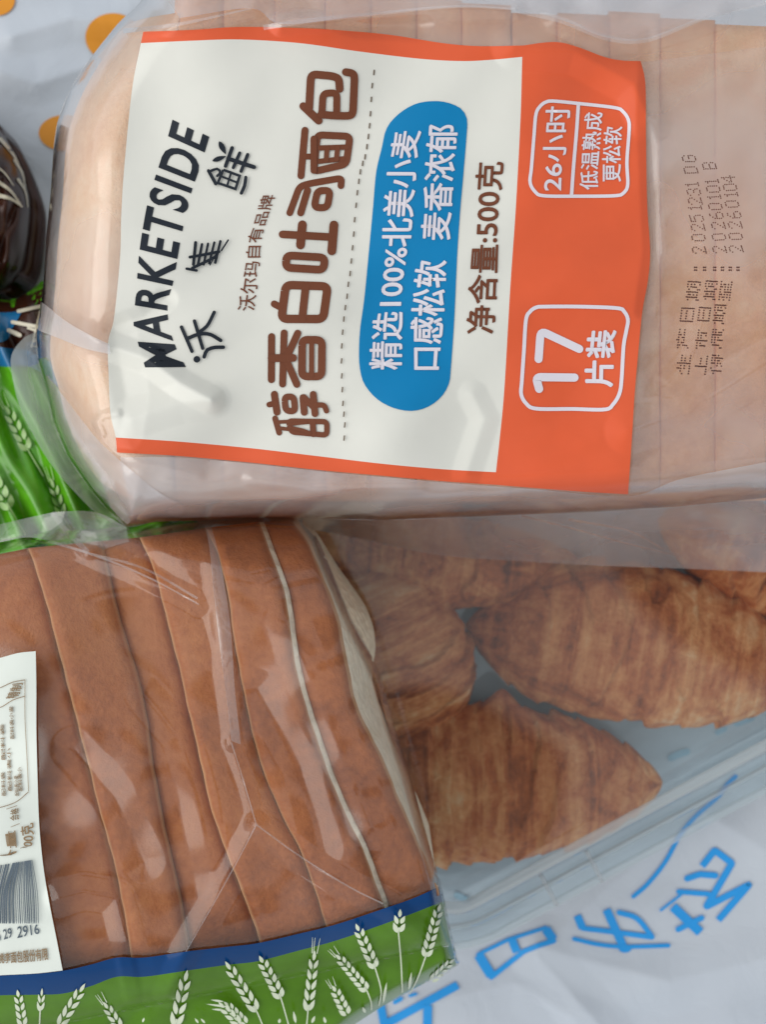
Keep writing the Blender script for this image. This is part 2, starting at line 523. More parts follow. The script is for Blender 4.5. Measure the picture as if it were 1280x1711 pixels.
class Ink2D:
    """flat strokes and shapes in px, laid on a surface"""
    def __init__(self):
        self.V = []; self.F = []; self.lift = []; self.n = 0
    def _add(self, V, F):
        o = len(self.V)
        self.V += [tuple(v) for v in V]
        self.F += [tuple(o + i for i in f) for f in F]
        self.lift += [self.n * 1.5e-5] * len(V)
        self.n += 1
    def stroke(self, pts, w, smooth=False, closed=False, cap=True, taper=False, soft=0.0):
        P = A2(pts)
        if soft and len(P) > 2:      # rounded corners
            q = []
            n = len(P)
            for i in range(n):
                if not closed and i in (0, n - 1):
                    q.append(P[i]); continue
                a, b, c = P[i - 1], P[i], P[(i + 1) % n]
                la, lc = np.linalg.norm(a - b), np.linalg.norm(c - b)
                p0 = b + (a - b) / la * min(soft, la * 0.45)
                p1 = b + (c - b) / lc * min(soft, lc * 0.45)
                for t in np.linspace(0, 1, 6):
                    q.append((1 - t) ** 2 * p0 + 2 * t * (1 - t) * b + t * t * p1)
            P = np.array(q)
        if closed:
            P = np.vstack([P, P[:1]])
        L = np.linalg.norm(np.diff(P, axis=0), axis=1).sum()
        n = max(3, int(L / 7) + 2)
        if smooth and len(P) > 2:
            P = crv(P, n)
        else:
            q = [P[0]]
            for a, b in zip(P[:-1], P[1:]):
                mseg = max(1, int(np.linalg.norm(b - a) / 9))
                for i in range(1, mseg + 1):
                    q.append(a + (b - a) * i / mseg)
            P = np.array(q)
        d = np.gradient(P, axis=0)
        d /= np.linalg.norm(d, axis=1)[:, None] + 1e-9
        nn = np.stack([-d[:, 1], d[:, 0]], -1)
        if not smooth:   # true mitres at the corners
            e = np.diff(P, axis=0); e /= np.linalg.norm(e, axis=1)[:, None] + 1e-9
            for i in range(1, len(P) - 1):
                a = np.array([-e[i - 1][1], e[i - 1][0]]); b = np.array([-e[i][1], e[i][0]])
                s = a + b; l = np.dot(s, s)
                nn[i] = 2 * s / l if l > 0.6 else a
            nn[0] = (-e[0][1], e[0][0]); nn[-1] = (-e[-1][1], e[-1][0])
        hw = np.full(len(P), w / 2.0)
        if taper:
            hw *= np.linspace(1, 0.35, len(P))
        V = np.concatenate([P + nn * hw[:, None], P - nn * hw[:, None]])
        n = len(P)
        self._add(V, [(i, i + 1, n + i + 1, n + i) for i in range(n - 1)])
        if cap:
            for p, r in ((P[0], hw[0]), (P[-1], hw[-1])):
                self.disc(p, r * 0.995)
    def disc(self, c, r, ry=None, ang=0, seg=14):
        ry = r if ry is None else ry
        a = np.linspace(0, 2 * math.pi, seg, endpoint=False)
        x, y = np.cos(a) * r, np.sin(a) * ry
        ca, sa = math.cos(ang), math.sin(ang)
        V = np.stack([c[0] + x * ca - y * sa, c[1] + x * sa + y * ca], -1)
        V = np.vstack([[c], V])
        self._add(V, [(0, 1 + i, 1 + (i + 1) % seg) for i in range(seg)])
    def leaf(self, a, b, w):
        a, b = A2(a), A2(b)
        d = b - a
        nrm = np.array([-d[1], d[0]]) / (np.linalg.norm(d) + 1e-9)
        t = np.linspace(0, 1, 8)
        h = np.sin(math.pi * t ** 0.8) * w / 2
        V = np.concatenate([a + d * t[:, None] + nrm * h[:, None], a + d * t[:, None] - nrm * h[:, None]])
        self._add(V, [(i, i + 1, 9 + i, 8 + i) for i in range(7)])
    def shape(self, pts, rings=10, smooth=True):
        """filled outline, ringed towards its middle so that it follows the surface"""
        P = crv(pts, 120, closed=True, smooth=smooth)
        c = P.mean(0)
        V = []
        for r in range(rings):
            V += list(c + (P - c) * (1 - r / rings))
        F = grid_faces(rings, 120, True)
        V.append(c)
        F += [((rings - 1) * 120 + (i + 1) % 120, (rings - 1) * 120 + i, rings * 120) for i in range(120)]
        self._add(V, F)
    def ribbon_shape(self, A, B, n, m):
        a, b = crv(A, n), crv(B, n)
        t = np.linspace(0, 1, m)[:, None, None]
        P = a[None] * (1 - t) + b[None] * t
        self._add(P.reshape(-1, 2), grid_faces(m, n))
    def build(self, name, zfun, off, material, parent):
        V = A2(self.V)
        z = zfun(V[:, 0], V[:, 1]) + off + np.array(self.lift)
        return obj_from(name, W(V[:, 0], V[:, 1], z), self.F, material, parent, True)

# ================================================================== SETTING
me_t = [(-0.9, -0.7, -0.03), (0.9, -0.7, -0.03), (0.9, 0.7, -0.03), (-0.9, 0.7, -0.03),
        (-0.9, -0.7, 0), (0.9, -0.7, 0), (0.9, 0.7, 0), (-0.9, 0.7, 0)]
tb = obj_from('tabletop', me_t, [(4, 5, 6, 7), (3, 2, 1, 0), (0, 1, 5, 4), (1, 2, 6, 5), (2, 3, 7, 6), (3, 0, 4, 7)], M_table, None, False)
tb['kind'] = 'structure'

# ------------------------------------------------------------------ white shopping bag lying flat under everything
w_a = waves(3, 7, 260, 700)
w_b = waves(5, 8, 90, 220)
BAG_CREASES = [([(1290, 1600), (1120, 1640), (960, 1600), (900, 1580)], 60, 0.0022), ([(900, 1600), (1000, 1711), (1040, 1760)], 50, 0.0022),
               ([(1280, 1420), (1180, 1360), (1020, 1480), (930, 1560)], 55, 0.0016), ([(0, 120), (60, 140), (150, 110)], 40, 0.002),
               ([(20, 60), (120, 30), (210, 40)], 40, 0.002), ([(40, 330), (90, 430)], 45, 0.0025), ([(700, 1680), (860, 1640), (960, 1700)], 50, 0.0016)]
def z_sheet(X, Y):
    X = np.asarray(X, float); Y = np.asarray(Y, float)
    z = 0.006 + 0.0018 * w_a(X, Y) + 0.0005 * w_b(X, Y)
    for pts, w, a in BAG_CREASES:
        z = z + a * np.clip(1 - line_d(pts, X, Y) / w, 0, 1) ** 1.3
    return np.maximum(z, 0.0012)
bag = thing('shopping_bag', 'white plastic shopping bag with blue writing, spread flat under all the bread', 'shopping bag')
gx, gy = np.meshgrid(np.concatenate([np.linspace(-420, -60, 30)[:-1], np.linspace(-60, 1340, 300), np.linspace(1340, 1700, 30)[1:]]), np.concatenate([np.linspace(-380, -60, 30)[:-1], np.linspace(-60, 1780, 380), np.linspace(1780, 2120, 30)[1:]]))
sheet('bag_sheet', W(gx, gy, z_sheet(gx, gy)), M_bag, bag)

def zz(o, s, pts):
    return [(o[0] + x / s, o[1] + y / s) for x, y in pts]
o8, s8 = (640, 1280), 2.0
LB = Ink2D()
for pts, w in (([(10, 862), (250, 732)], 16), ([(148, 880), (150, 800)], 17), ([(-8, 800), (4, 862), (20, 885)], 16), ([(40, 790), (60, 778)], 8), ([(90, 768), (110, 762)], 6)):
    LB.stroke(zz(o8, s8, pts), w * 0.86, cap=w < 13, soft=3)
LB.build('printed_character', z_sheet, 0.0006, M_letter, bag)
LB = Ink2D()
for pts, w in (([(320, 632), (362, 700)], 19), ([(545, 545), (570, 580)], 18), ([(362, 706), (470, 620), (520, 600), (572, 584)], 10), ([(318, 630), (420, 580), (545, 540)], 7), ([(430, 578), (448, 622)], 16)):
    LB.stroke(zz(o8, s8, pts), w * 0.86, cap=w < 13, soft=3)
LB.build('printed_character', z_sheet, 0.0006, M_letter, bag)
LB = Ink2D()
for pts, w in (([(650, 500), (668, 542)], 15), ([(668, 542), (780, 556), (900, 572)], 10), ([(748, 480), (805, 605)], 16), ([(640, 578), (720, 596), (810, 604), (955, 600)], 8), ([(790, 490), (850, 510), (900, 570)], 10)):
    LB.stroke(zz(o8, s8, pts), w * 0.86, smooth=len(pts) > 2, cap=w < 13)
LB.disc(zz(o8, s8, [(810, 610)])[0], 11, 7)
LB.build('printed_character', z_sheet, 0.0006, M_letter, bag)
LB = Ink2D()
for pts, w in (([(1068, 335), (1110, 282), (1168, 325), (1082, 470), (1225, 397), (1122, 515)], 13), ([(1018, 376), (1060, 362), (1112, 366)], 12), ([(990, 420), (1090, 428)], 10), ([(930, 482), (1000, 428)], 5), ([(970, 470), (1062, 556)], 18), ([(988, 546), (1066, 508)], 11)):
    LB.stroke(zz(o8, s8, pts), w * 0.86, cap=w < 13, soft=3)
LB.build('printed_character', z_sheet, 0.0006, M_letter, bag)
LB = Ink2D()
LB.stroke(zz(o8, s8, [(1180, 35), (1150, 65), (1120, 105), (1050, 165), (995, 230), (945, 320), (885, 395), (838, 436)]), 7, smooth=True)
LB.build('printed_curve', z_sheet, 0.0006, M_letter, bag)
for pts, w in (([(1122, 1266), (1136, 1260), (1148, 1256)], 12), ([(1200, 1224), (1212, 1218)], 9), ([(1232, 1208), (1256, 1199)], 12), ([(764, 1496), (776, 1502)], 11)):
    LB = Ink2D()
    LB.stroke(pts, w)
    LB.build('faint_print', z_sheet, 0.0006, M_faint, bag)
for c, r, ry in (((188, 62), 46, 40), ((108, 222), 44, 30), ((-6, 0), 30, 26)):
    LB = Ink2D()
    a = np.linspace(0, 2 * math.pi, 30, endpoint=False)
    LB.shape([(c[0] + r * math.cos(t), c[1] + ry * math.sin(t)) for t in a], rings=4)
    LB.build('orange_spot', z_sheet, 0.0006, M_spot, bag)

# ------------------------------------------------------------------ bread slices
def slice_mesh(name, L, R, zfun, zbase, label, group, m_crust, m_crumb, rnd=0.0022, dz=0.0, tilt=0.0, lean=0.0, rows=54, cols=15, chamfer=0.0, rim=0.004, jit=0.0, seed=0):
    """L, R: px curves of the slice's two cut edges, seen from above, from one end of the slice to the other"""
    root = thing(name, label, 'bread slice', group=group)
    l, r = crv(L, rows), crv(R, rows)
    lean_prof = np.exp(-((np.linspace(0, 1, rows) - 0.36) / 0.16) ** 2)
    rr = np.random.RandomState(seed)
    ph = rr.uniform(0, 6.28, 4)
    t = np.linspace(0, 1, rows)
    wob = jit * (np.sin(t * 23 + ph[0]) + 0.6 * np.sin(t * 51 + ph[1]) + 0.5 * np.sin(t * 97 + ph[2]))
    wob2 = jit * (np.sin(t * 21 + ph[3]) + 0.6 * np.sin(t * 47 + ph[2]) + 0.5 * np.sin(t * 89 + ph[1]))
    l = l + np.stack([wob, 0 * wob], -1)
    r = r + np.stack([wob2 - chamfer, 0 * wob2], -1)
    s = 0.5 - 0.5 * np.cos(np.linspace(0, math.pi, cols))
    P = l[:, None] * (1 - s[None, :, None]) + r[:, None] * s[None, :, None]
    zc = zfun(P[..., 0], P[..., 1])
    wid = np.linalg.norm(r - l, axis=1)[:, None] * kz(0.13)
    e = np.minimum(s, 1 - s)[None, :] * wid
    q = np.clip(1 - e / rnd, 0, 1)
    z = zc + dz - tilt * (s[None, :] - 0.5) * wid - rnd * (1 - np.sqrt(1 - q * q * 0.96))
    top = W(P[..., 0], P[..., 1], z)
    # side rims hanging down the cut faces, end walls down to the base
    ext = np.zeros((rows + 2, cols + 2, 3))
    ext[1:-1, 1:-1] = top
    ext[0, 1:-1] = top[0]; ext[-1, 1:-1] = top[-1]
    ext[0, 1:-1, 2] = zbase; ext[-1, 1:-1, 2] = zbase
    ext[:, 0] = ext[:, 1]; ext[:, -1] = ext[:, -2]
    ext[1:-1, 0, 2] -= rim; ext[1:-1, -1, 2] -= rim if not chamfer else 0.0006
    ext[1:-1, -1, 0] += lean * rim / 0.07 * lean_prof
    sc = np.concatenate([[0], s, [1]])
    tc_ = np.concatenate([[0], t, [1]])
    uvw = np.stack(np.broadcast_arrays(2 * np.abs(sc[None, :] - 0.5), tc_[:, None]), -1).reshape(-1, 2)
    sheet('crust', ext, m_crust, root, uvw)
    # crumb: the two cut faces, a hair inside the crust rim
    V = []; F = []
    rws = 16
    for side in (0, 1):
        edge = top[:, 0 if side == 0 else -1].copy()
        inn = top[:, 1 if side == 0 else -2]
        d = (inn - edge); d[:, 2] = 0
        d /= np.linalg.norm(d, axis=1)[:, None] + 1e-9
        o = len(V)
        for i in range(rws):
            f = i / (rws - 1)
            p = edge + d * (0.00015 if i else 0.0006)
            p[:, 2] = edge[:, 2] * (1 - f) + zbase * f - (0.0012 if i == 0 and not (chamfer and side) else 0)
            if chamfer and side and i == 1:
                p[:, 2] = edge[:, 2] - 0.0010
            if side == 1:
                p[:, 0] += chamfer * kz(0.125) * (1.0 if i else 0.0)
                p[:, 0] += lean * math.sin(f * math.pi * 0.6) * lean_prof
            V += list(p)
        F += grid_faces(rws, rows, off=o)
    o = len(V)
    obj_from('crumb', V, F, m_crumb, root)
    return root

# ================================================================== CROISSANT BOX
UX, UY = np.array([0.8813, 0.4726]), np.array([-0.4726, 0.8813])
def rrect(u0, u1, v0, v1, r, z, n=12):
    P = []
    for (cu, cv, a0) in ((u1 - r, v0 + r, -90), (u1 - r, v1 - r, 0), (u0 + r, v1 - r, 90), (u0 + r, v0 + r, 180)):
        for i in range(n):
            a = math.radians(a0 + 90 * i / (n - 1))
            p = UX * (cu + r * math.cos(a)) + UY * (cv + r * math.sin(a))
            P.append((p[0], p[1], z))
    return P
def loft(name, loops, material, parent, cap_first=False, cap_last=False):
    n = len(loops[0])
    V = [p for l in loops for p in l]
    F = grid_faces(len(loops), n, True)
    if cap_first:
        F.append(tuple(range(n))[::-1])
    if cap_last:
        F.append(tuple((len(loops) - 1) * n + i for i in range(n)))
    o = obj_from(name, V, F, material, parent)
    md = o.modifiers.new('edge', 'EDGE_SPLIT')
    md.split_angle = math.radians(50)
    return o
box = thing('croissant_box', 'clear plastic clamshell box full of croissants', 'box')
u0, u1, v0, v1 = -0.047, 0.175, -0.1261, 0.018
ex = lambda d, z, r=0.012: rrect(u0 - d, u1 + d, v0 - d, v1 + d, max(0.003, r + d), z)
loft('tray', [ex(0.004, 0.0095), ex(0.007, 0.0100), ex(0.010, 0.013), ex(0.013, 0.0205), ex(0.0145, 0.0215), ex(0.018, 0.0215), ex(0.0185, 0.0228), ex(0.0205, 0.0228), ex(0.021, 0.0215), ex(0.0245, 0.0212), ex(0.025, 0.0195)], M_box, box, cap_first=True)
loft('lid', [ex(0.0262, 0.0218), ex(0.0258, 0.0236), ex(0.0225, 0.0238), ex(0.022, 0.0252), ex(0.0175, 0.0252), ex(0.017, 0.0238), ex(0.0135, 0.0238), ex(0.0122, 0.0255), ex(0.0030, 0.0525), ex(0.0016, 0.0545), ex(0.0, 0.0552), ex(-0.0025, 0.0552), ex(-0.0035, 0.0545), ex(-0.0060, 0.0545)], M_box, box, cap_last=True)
loft('lid_ridge', [ex(0.0014, 0.0553), ex(0.0006, 0.0562), ex(-0.0006, 0.0565), ex(-0.0018, 0.0562), ex(-0.0024, 0.0556)], M_rim, box)
loft('rim_bead', [ex(0.0262, 0.0236), ex(0.0258, 0.0246), ex(0.0246, 0.0249), ex(0.0236, 0.0246), ex(0.0230, 0.0240)], M_rim, box)
loft('rim_bead', [ex(0.0182, 0.0254), ex(0.0176, 0.0262), ex(0.0166, 0.0262), ex(0.0160, 0.0254)], M_rim, box)
for uu in (-0.012, 0.006):
    V = []
    for zq in (0.0239, 0.0275):
        for (a, b) in ((0, 0), (0.0014, 0), (0.0014, 0.012), (0, 0.012)):
            p = UX * (uu + a) + UY * (v0 - 0.024 + b)
            V.append((p[0], p[1], zq + 0.0017))
    obj_from('snap_rib', V, [(0, 1, 2, 3), (7, 6, 5, 4), (0, 4, 5, 1), (1, 5, 6, 2), (2, 6, 7, 3), (3, 7, 4, 0)], M_crease, box, False)

# ------------------------------------------------------------------ croissants
def croissant(label, ctr, ang, half_len, half_w, bend, seed, layers=9, zc=0.031, hgt=0.021, t_pow=0.62, slant=0.6, lobe=0.0, skew=0.0):
    k = kz(zc)
    cx, cy = (ctr[0] - 640) * k, (855.5 - ctr[1]) * k
    a = math.radians(ang)
    ax = np.array([math.cos(a), math.sin(a)]); nx = np.array([-math.sin(a), math.cos(a)])
    Lh, Wd = half_len * k, half_w * k
    n, m_ = 150, 72
    r = np.random.RandomState(seed)
    ph = r.uniform(0, 6.28, 12)
    tt = np.linspace(-1, 1, n)
    V = np.zeros((n, m_, 3)); UV = np.zeros((n, m_, 2))
    th = np.linspace(0, 2 * math.pi, m_, endpoint=False)
    for i, t in enumerate(tt):
        tq = max(-1.0, min(1.0, t - skew * (1 - t * t)))
        prof = max(0.0, 1 - abs(tq) ** 2.1) ** t_pow
        prof = prof * (0.93 + 0.07 * math.cos(t * 3 + ph[0])) + 0.015
        cxy = np.array([cx, cy]) + ax * (t * Lh) + nx * (bend * (1 - t * t) * Lh)
        phase = layers * (abs(t) + 0.10 * np.sin(ph[1] + 2 * t)) + slant * np.cos(th + ph[2]) + 0.18 * np.sin(3 * th + ph[3]) + 0.12 * np.sin(5 * th + ph[4] + 4 * t)
        fr = phase - np.floor(phase)
        layer_id = np.floor(phase)
        step = 0.085 * (1 - fr) ** 0.9 - 0.04
        rough = 0.012 * np.sin(9 * th + 17 * t + ph[5]) + 0.010 * np.sin(13 * th - 31 * t + ph[6]) + 0.03 * np.sin(2 * th + 5 * t + ph[7]) + 0.02 * np.sin(layer_id * 2.3 + 3 * th)
        lob = lobe * np.exp(-((t - 0.0) / 0.12) ** 2) * np.exp(-(((th - math.pi / 2 * 1.0 + math.pi) % (2 * math.pi) - math.pi) / 0.35) ** 2)
        rr_ = prof * (1 + step + rough + lob)
        x = np.cos(th + math.pi / 2) * 0 + np.sin(th) * rr_ * Wd
        zz_ = np.cos(th) * rr_ * hgt
        zz_ = np.where(zz_ < 0, zz_ * 0.85, zz_)
        V[i, :, 0] = cxy[0] + nx[0] * x
        V[i, :, 1] = cxy[1] + nx[1] * x
        V[i, :, 2] = zc - (1 - prof) * 0.008 + zz_
        UV[i, :, 0] = (t + 1) / 2
        UV[i, :, 1] = np.abs(th / math.pi - 1)
    V[..., 2] = np.clip(V[..., 2], 0.0108, 0.0538)
    F = grid_faces(n, m_, True)
    F.append(tuple(range(m_))[::-1]); F.append(tuple((n - 1) * m_ + i for i in range(m_)))
    o = obj_from('croissant', V.reshape(-1, 3), F, croissant_mat('croissant_crust_%d' % seed, seed), None, True, UV.reshape(-1, 2))
    o['label'] = label
    o['category'] = 'croissant'
    o['group'] = 'croissants in the clear box'
    return o
croissant('large croissant lying lengthwise with one blunt tip, beside the box edge at right', (1066, 1094), -9, 288, 150, 0.07, 1, 4.3, t_pow=0.80)
croissant('plump croissant half hidden by the brown sliced loaf, upper one of two touching it', (652, 1098), -66, 170, 128, 0.12, 2, 3.6, t_pow=0.6)
croissant('fan-shaped croissant with fine streaks, nearest the box corner and blue bag writing', (842, 1322), 1, 275, 150, 0.05, 3, 6.0, slant=0.5, lobe=0.2, t_pow=0.70, skew=-0.22)
croissant('dark reddish croissant just below the frosted bag edge', (742, 922), -7, 240, 76, -0.06, 4, 4.6, zc=0.027, hgt=0.017)
croissant('golden croissant of which only a corner shows at the right frame edge', (1320, 950), -22, 225, 92, 0.0, 5, 4.5)

# ================================================================== PACKETS AT THE LEFT
def packet_fun(poly, ze, zt, w, fold, amp, seed, lo, hi, spread=0.25):
    wv = waves(seed, 6, lo, hi, fold, spread)
    wv2 = waves(seed + 1, 5, lo * 0.35, hi * 0.4, fold, spread * 2)
    def f(X, Y):
        X = np.asarray(X, float); Y = np.asarray(Y, float)
        d = poly_sd(poly, X, Y)
        return ze + (zt - ze) * rounded(d / w) + amp * (np.abs(wv(X, Y)) ** 0.8 + 0.35 * wv2(X, Y)) * np.clip(d / 25, 0, 1)
    return f
def blob_sheet(name, poly, zfun, material, parent, n=150, rings=70, skirt_z=None):
    P = crv(poly, n, closed=True)
    c = P.mean(0)
    V = []; 
    for i in range(rings):
        V += list(c + (P - c) * (1 - i / rings))
    V.append(c)
    V = A2(V)
    z = zfun(V[:, 0], V[:, 1])
    P3 = W(V[:, 0], V[:, 1], z)
    F = grid_faces(rings, n, True)
    F += [((rings - 1) * n + (i + 1) % n, (rings - 1) * n + i, rings * n) for i in range(n)]
    if skirt_z is not None:
        base = P3[:n].copy(); base[:, 2] = skirt_z
        o = len(P3)
        P3 = np.vstack([P3, base])
        F += [(o + i, o + (i + 1) % n, (i + 1) % n, i) for i in range(n)]
    return obj_from(name, P3, F, material, parent)

# chocolate brown packet
pk_poly = [(-260, 150), (-120, 130), (-20, 190), (12, 235), (40, 300), (50, 345), (46, 400), (36, 450), (10, 480), (-40, 500), (-160, 520), (-280, 480)]
pk_z = packet_fun(pk_poly, 0.030, 0.055, 90, 0.5, 0.004, 21, 40, 110, 0.4)
pk = thing('snack_packet', 'dark brown glossy packet with cream streaks at the left frame edge', 'packet')
blob_sheet('wrapper', pk_poly, pk_z, M_choc, pk, skirt_z=0.012)
I = Ink2D()
for a, b, w in (((-10, 300), (34, 342), 7), ((-10, 325), (36, 345), 8), ((-20, 270), (22, 310), 4), ((0, 232), (38, 295), 6), ((24, 268), (42, 318), 5), ((30, 300), (46, 346), 5)):
    I.stroke([a, ((a[0] + b[0]) / 2 + 4, (a[1] + b[1]) / 2 - 3), b], w, smooth=True, taper=True)
I.build('cream_streaks', pk_z, 0.0008, M_cream, pk)

# green packet with a blue stripe
gp_poly = [(-200, 470), (-60, 490), (20, 500), (60, 478), (80, 470), (150, 520), (240, 620), (320, 800), (300, 960), (160, 985), (0, 960), (-200, 930)]
gp_z = packet_fun(gp_poly, 0.030, 0.058, 60, -0.50, 0.0085, 31, 90, 190, 0.16)
gp = thing('bread_packet', 'shiny green packet with pale wheat and a blue stripe behind the frosted bag', 'packet')
blob_sheet('wrapper', gp_poly, gp_z, M_leaf_green, gp, n=180, rings=90, skirt_z=0.012)
I = Ink2D()
I.ribbon_shape([(-150, 560), (0, 580), (60, 592), (130, 640)], [(-150, 485), (0, 499), (22, 501), (60, 479), (82, 471), (116, 496)], 60, 14)
I.build('brown_panel', gp_z, 0.0006, M_choc, gp)
I = Ink2D()
I.ribbon_shape([(-150, 600), (0, 612), (60, 618), (140, 690)], [(-150, 560), (0, 580), (60, 592), (130, 640)], 60, 8)
I.ribbon_shape([(-100, 575), (0, 572), (20, 548), (34, 524)], [(-100, 520), (0, 522), (10, 522), (32, 520)], 40, 8)
I.build('blue_stripe', gp_z, 0.0011, M_sea, gp)
I = Ink2D()
for pts, w in (([(30, 520), (66, 512)], 6), ([(20, 538), (62, 546)], 6), ([(14, 552), (32, 560)], 7), ([(46, 548), (58, 552)], 4), ([(66, 520), (52, 580)], 3)):
    I.stroke(pts, w)
I.build('cream_streaks', gp_z, 0.0016, M_cream, gp)
def wheat(I, base, tip, w, n=5, stem=None, awn=True):
    """an ear of wheat: paired grains up a stalk, awns at the tip"""
    a, b = A2(base), A2(tip)
    d = b - a; L = np.linalg.norm(d); d /= L
    nn = np.array([-d[1], d[0]])
    g = L / n
    for i in range(n):
        p = a + d * (g * i)
        sc = 1.0 - 0.22 * i / n
        for s in (-1, 1):
            I.leaf(p + nn * s * w * 0.10 + d * g * 0.05 * s, p + d * g * 1.15 * sc + nn * s * w * 0.44 * sc, w * 0.36 * sc)
    I.leaf(b - d * g * 0.2, b + d * g * 0.8, w * 0.28)
    if awn:
        for s, q in ((-1, .36), (1, .36), (-.4, .15)):
            I.stroke([b + nn * s * w * 0.2 + d * g * 0.5, b + d * g * 2.0 + nn * s * w * (0.2 + q * 0.3)], max(1.6, w * 0.07), cap=False, taper=True)
    if stem is not None:
        I.stroke([a + d * g * 0.6] + [A2(base)] + [A2(s) for s in stem], max(2.2, w * 0.085), smooth=True, cap=False)
I = Ink2D()
for b_, t_, w, n in (((46, 752), (14, 690), 24, 4), ((16, 850), (-30, 770), 30, 5), ((104, 862), (88, 812), 20, 3)):
    wheat(I, b_, t_, w, n, [(b_[0] + 26, b_[1] + 44)])
I.build('wheat_print', gp_z, 0.0010, M_palegreen, gp)

# ================================================================== FROSTED BAG WITH THE WHITE LOAF
SIL = [(1420, 820), (1280, 832), (1140, 846), (1000, 855), (800, 863), (640, 869), (500, 866), (420, 866), (340, 870), (262, 872), (212, 880), (180, 852), (150, 818), (112, 762), (88, 705), (76, 650), (62, 600), (60, 560), (66, 520), (72, 470), (76, 400), (84, 320), (88, 255), (95, 205), (116, 150), (152, 95), (196, 40), (236, 0), (260, -60), (300, -140), (1420, -140)]
A_CREASES = [  # polyline, half width px, height
    ([(66, 512), (120, 548), (182, 578), (246, 600), (300, 640), (352, 668)], 26, 0.0030),
    ([(352, 668), (300, 674), (220, 700)], 34, 0.0016),
    ([(190, 560), (210, 660), (200, 720)], 40, -0.0012),
    ([(276, 500), (240, 530), (190, 545)], 22, -0.0014),
    ([(170, 725), (160, 705), (172, 694), (196, 690)], 10, 0.0012),
    ([(160, 735), (182, 757), (240, 772), (330, 790)], 14, 0.0012),
    ([(860, 78), (960, 86), (1060, 140), (1085, 200)], 40, 0.0018),
    ([(520, 14), (600, 40), (700, 44)], 26, -0.0015),
    ([(470, 40), (600, 28), (760, 14), (860, 14)], 22, 0.0024),
    ([(930, 30), (1010, 64), (1080, 60), (1200, 20)], 30, 0.0022),
    ([(1085, 60), (1082, 200), (1092, 420), (1078, 520)], 18, -0.0010),
    ([(1120, 640), (1160, 600), (1180, 520)], 26, 0.0012),
    ([(1050, 720), (1140, 690), (1300, 600)], 40, 0.0012),
    ([(780, 790), (810, 700), (790, 660)], 26, 0.0009),
    ([(420, 800), (520, 815), (700, 812)], 16, 0.0012),
    ([(250, 840), (400, 842), (560, 826)], 14, 0.0010),
    ([(200, 50), (300, 40), (420, 10)], 20, 0.0014),
]
a_w1 = waves(41, 6, 260, 520)
a_w2 = waves(43, 7, 110, 220)
zA_cache = {}
def z_bagA(X, Y):
    X = np.asarray(X, float); Y = np.asarray(Y, float)
    d = poly_sd(SIL, X, Y)
    wloc = 70 + 70 * np.clip((330 - X) / 260, 0, 1) * np.clip((900 - Y) / 150, 0, 1)
    zedge = 0.112
    z = zedge + (0.150 - zedge) * rounded(d / wloc)
    ins = np.clip(d / 40, 0, 1)
    z = z + ins * (0.0011 * a_w1(X, Y) + 0.0006 * a_w2(X, Y))
    for pts, w, a in A_CREASES:
        z = z + ins * a * np.clip(1 - np.hypot(line_d(pts, X, Y), 2.5) / w, 0, 1)
    return z
def z_breadA(X, Y):
    X = np.asarray(X, float); Y = np.asarray(Y, float)
    d = poly_sd(SIL, X, Y) - 16
    wloc = 60 + 70 * np.clip((330 - X) / 260, 0, 1)
    return 0.106 + (0.1445 - 0.106) * rounded(d / wloc)
# bread first: the end slice, then the row of slices
def xs(x, y0=-10, y1=838, b=0):
    return [(x + b * math.sin(t * math.pi) , y0 + (y1 - y0) * t) for t in np.linspace(0, 1, 9)]
end_L = [(300, 20), (215, 40), (172, 96), (138, 155), (116, 212), (108, 262), (104, 330), (96, 405), (92, 475), (84, 560), (84, 602), (98, 650), (110, 700), (134, 755), (168, 806), (222, 836)]
end_R = [(302, 22), (296, 60), (292, 120), (288, 200), (286, 300), (284, 400), (284, 500), (284, 600), (284, 680), (286, 740), (288, 790), (290, 820), (286, 836), (280, 838), (262, 838), (224, 838)]
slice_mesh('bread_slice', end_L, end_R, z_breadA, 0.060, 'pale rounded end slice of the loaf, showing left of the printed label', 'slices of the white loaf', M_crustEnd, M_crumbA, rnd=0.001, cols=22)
x = 292.0
i = 0
while x < 1360:
    wdt = 84 + random.uniform(-9, 9)
    y0 = -22 + 3 * math.sin(i * 1.9) + 42 * min(1, max(0, (x - 560) / 300)) + 18 * min(1, max(0, (x - 1000) / 200))
    slice_mesh('bread_slice', xs(x, y0, 834), xs(x + wdt - 0.2, y0 + 4, 834), lambda X, Y: z_breadA(X, Y), 0.060,
               'pale upright slice of white loaf behind the frosted film and orange label', 'slices of the white loaf', M_crustA, M_crumbA,
               rnd=0.0008, dz=random.uniform(-0.0005, 0.0003), jit=0.4, seed=100 + i, rows=40, cols=9)
    x += wdt
    i += 1

fb = thing('bread_bag', 'frosted plastic bread bag with white and orange printed label', 'bread bag')
blob_P = [(x_, y_) for x_, y_ in SIL]
gy_, gx_ = None, None
def ring_sheet(name, poly, c_in, zfun, material, parent, n=360, rings=120):
    """polygon filled by rings shrinking onto an inner segment, so long shapes stay evenly meshed"""
    P = crv(poly, n, closed=True, smooth=True)
    (x0, y0), (x1, y1) = c_in
    Q = np.stack([np.clip(P[:, 0], x0, x1), np.clip(P[:, 1], y0, y1)], -1)
    V = []
    for i in range(rings):
        f = (i / (rings - 1)) ** 1.25
        V += list(P * (1 - f) + Q * f)
    V = A2(V)
    z = zfun(V[:, 0], V[:, 1])
    return obj_from(name, W(V[:, 0], V[:, 1], z), grid_faces(rings, n, True), material, parent)
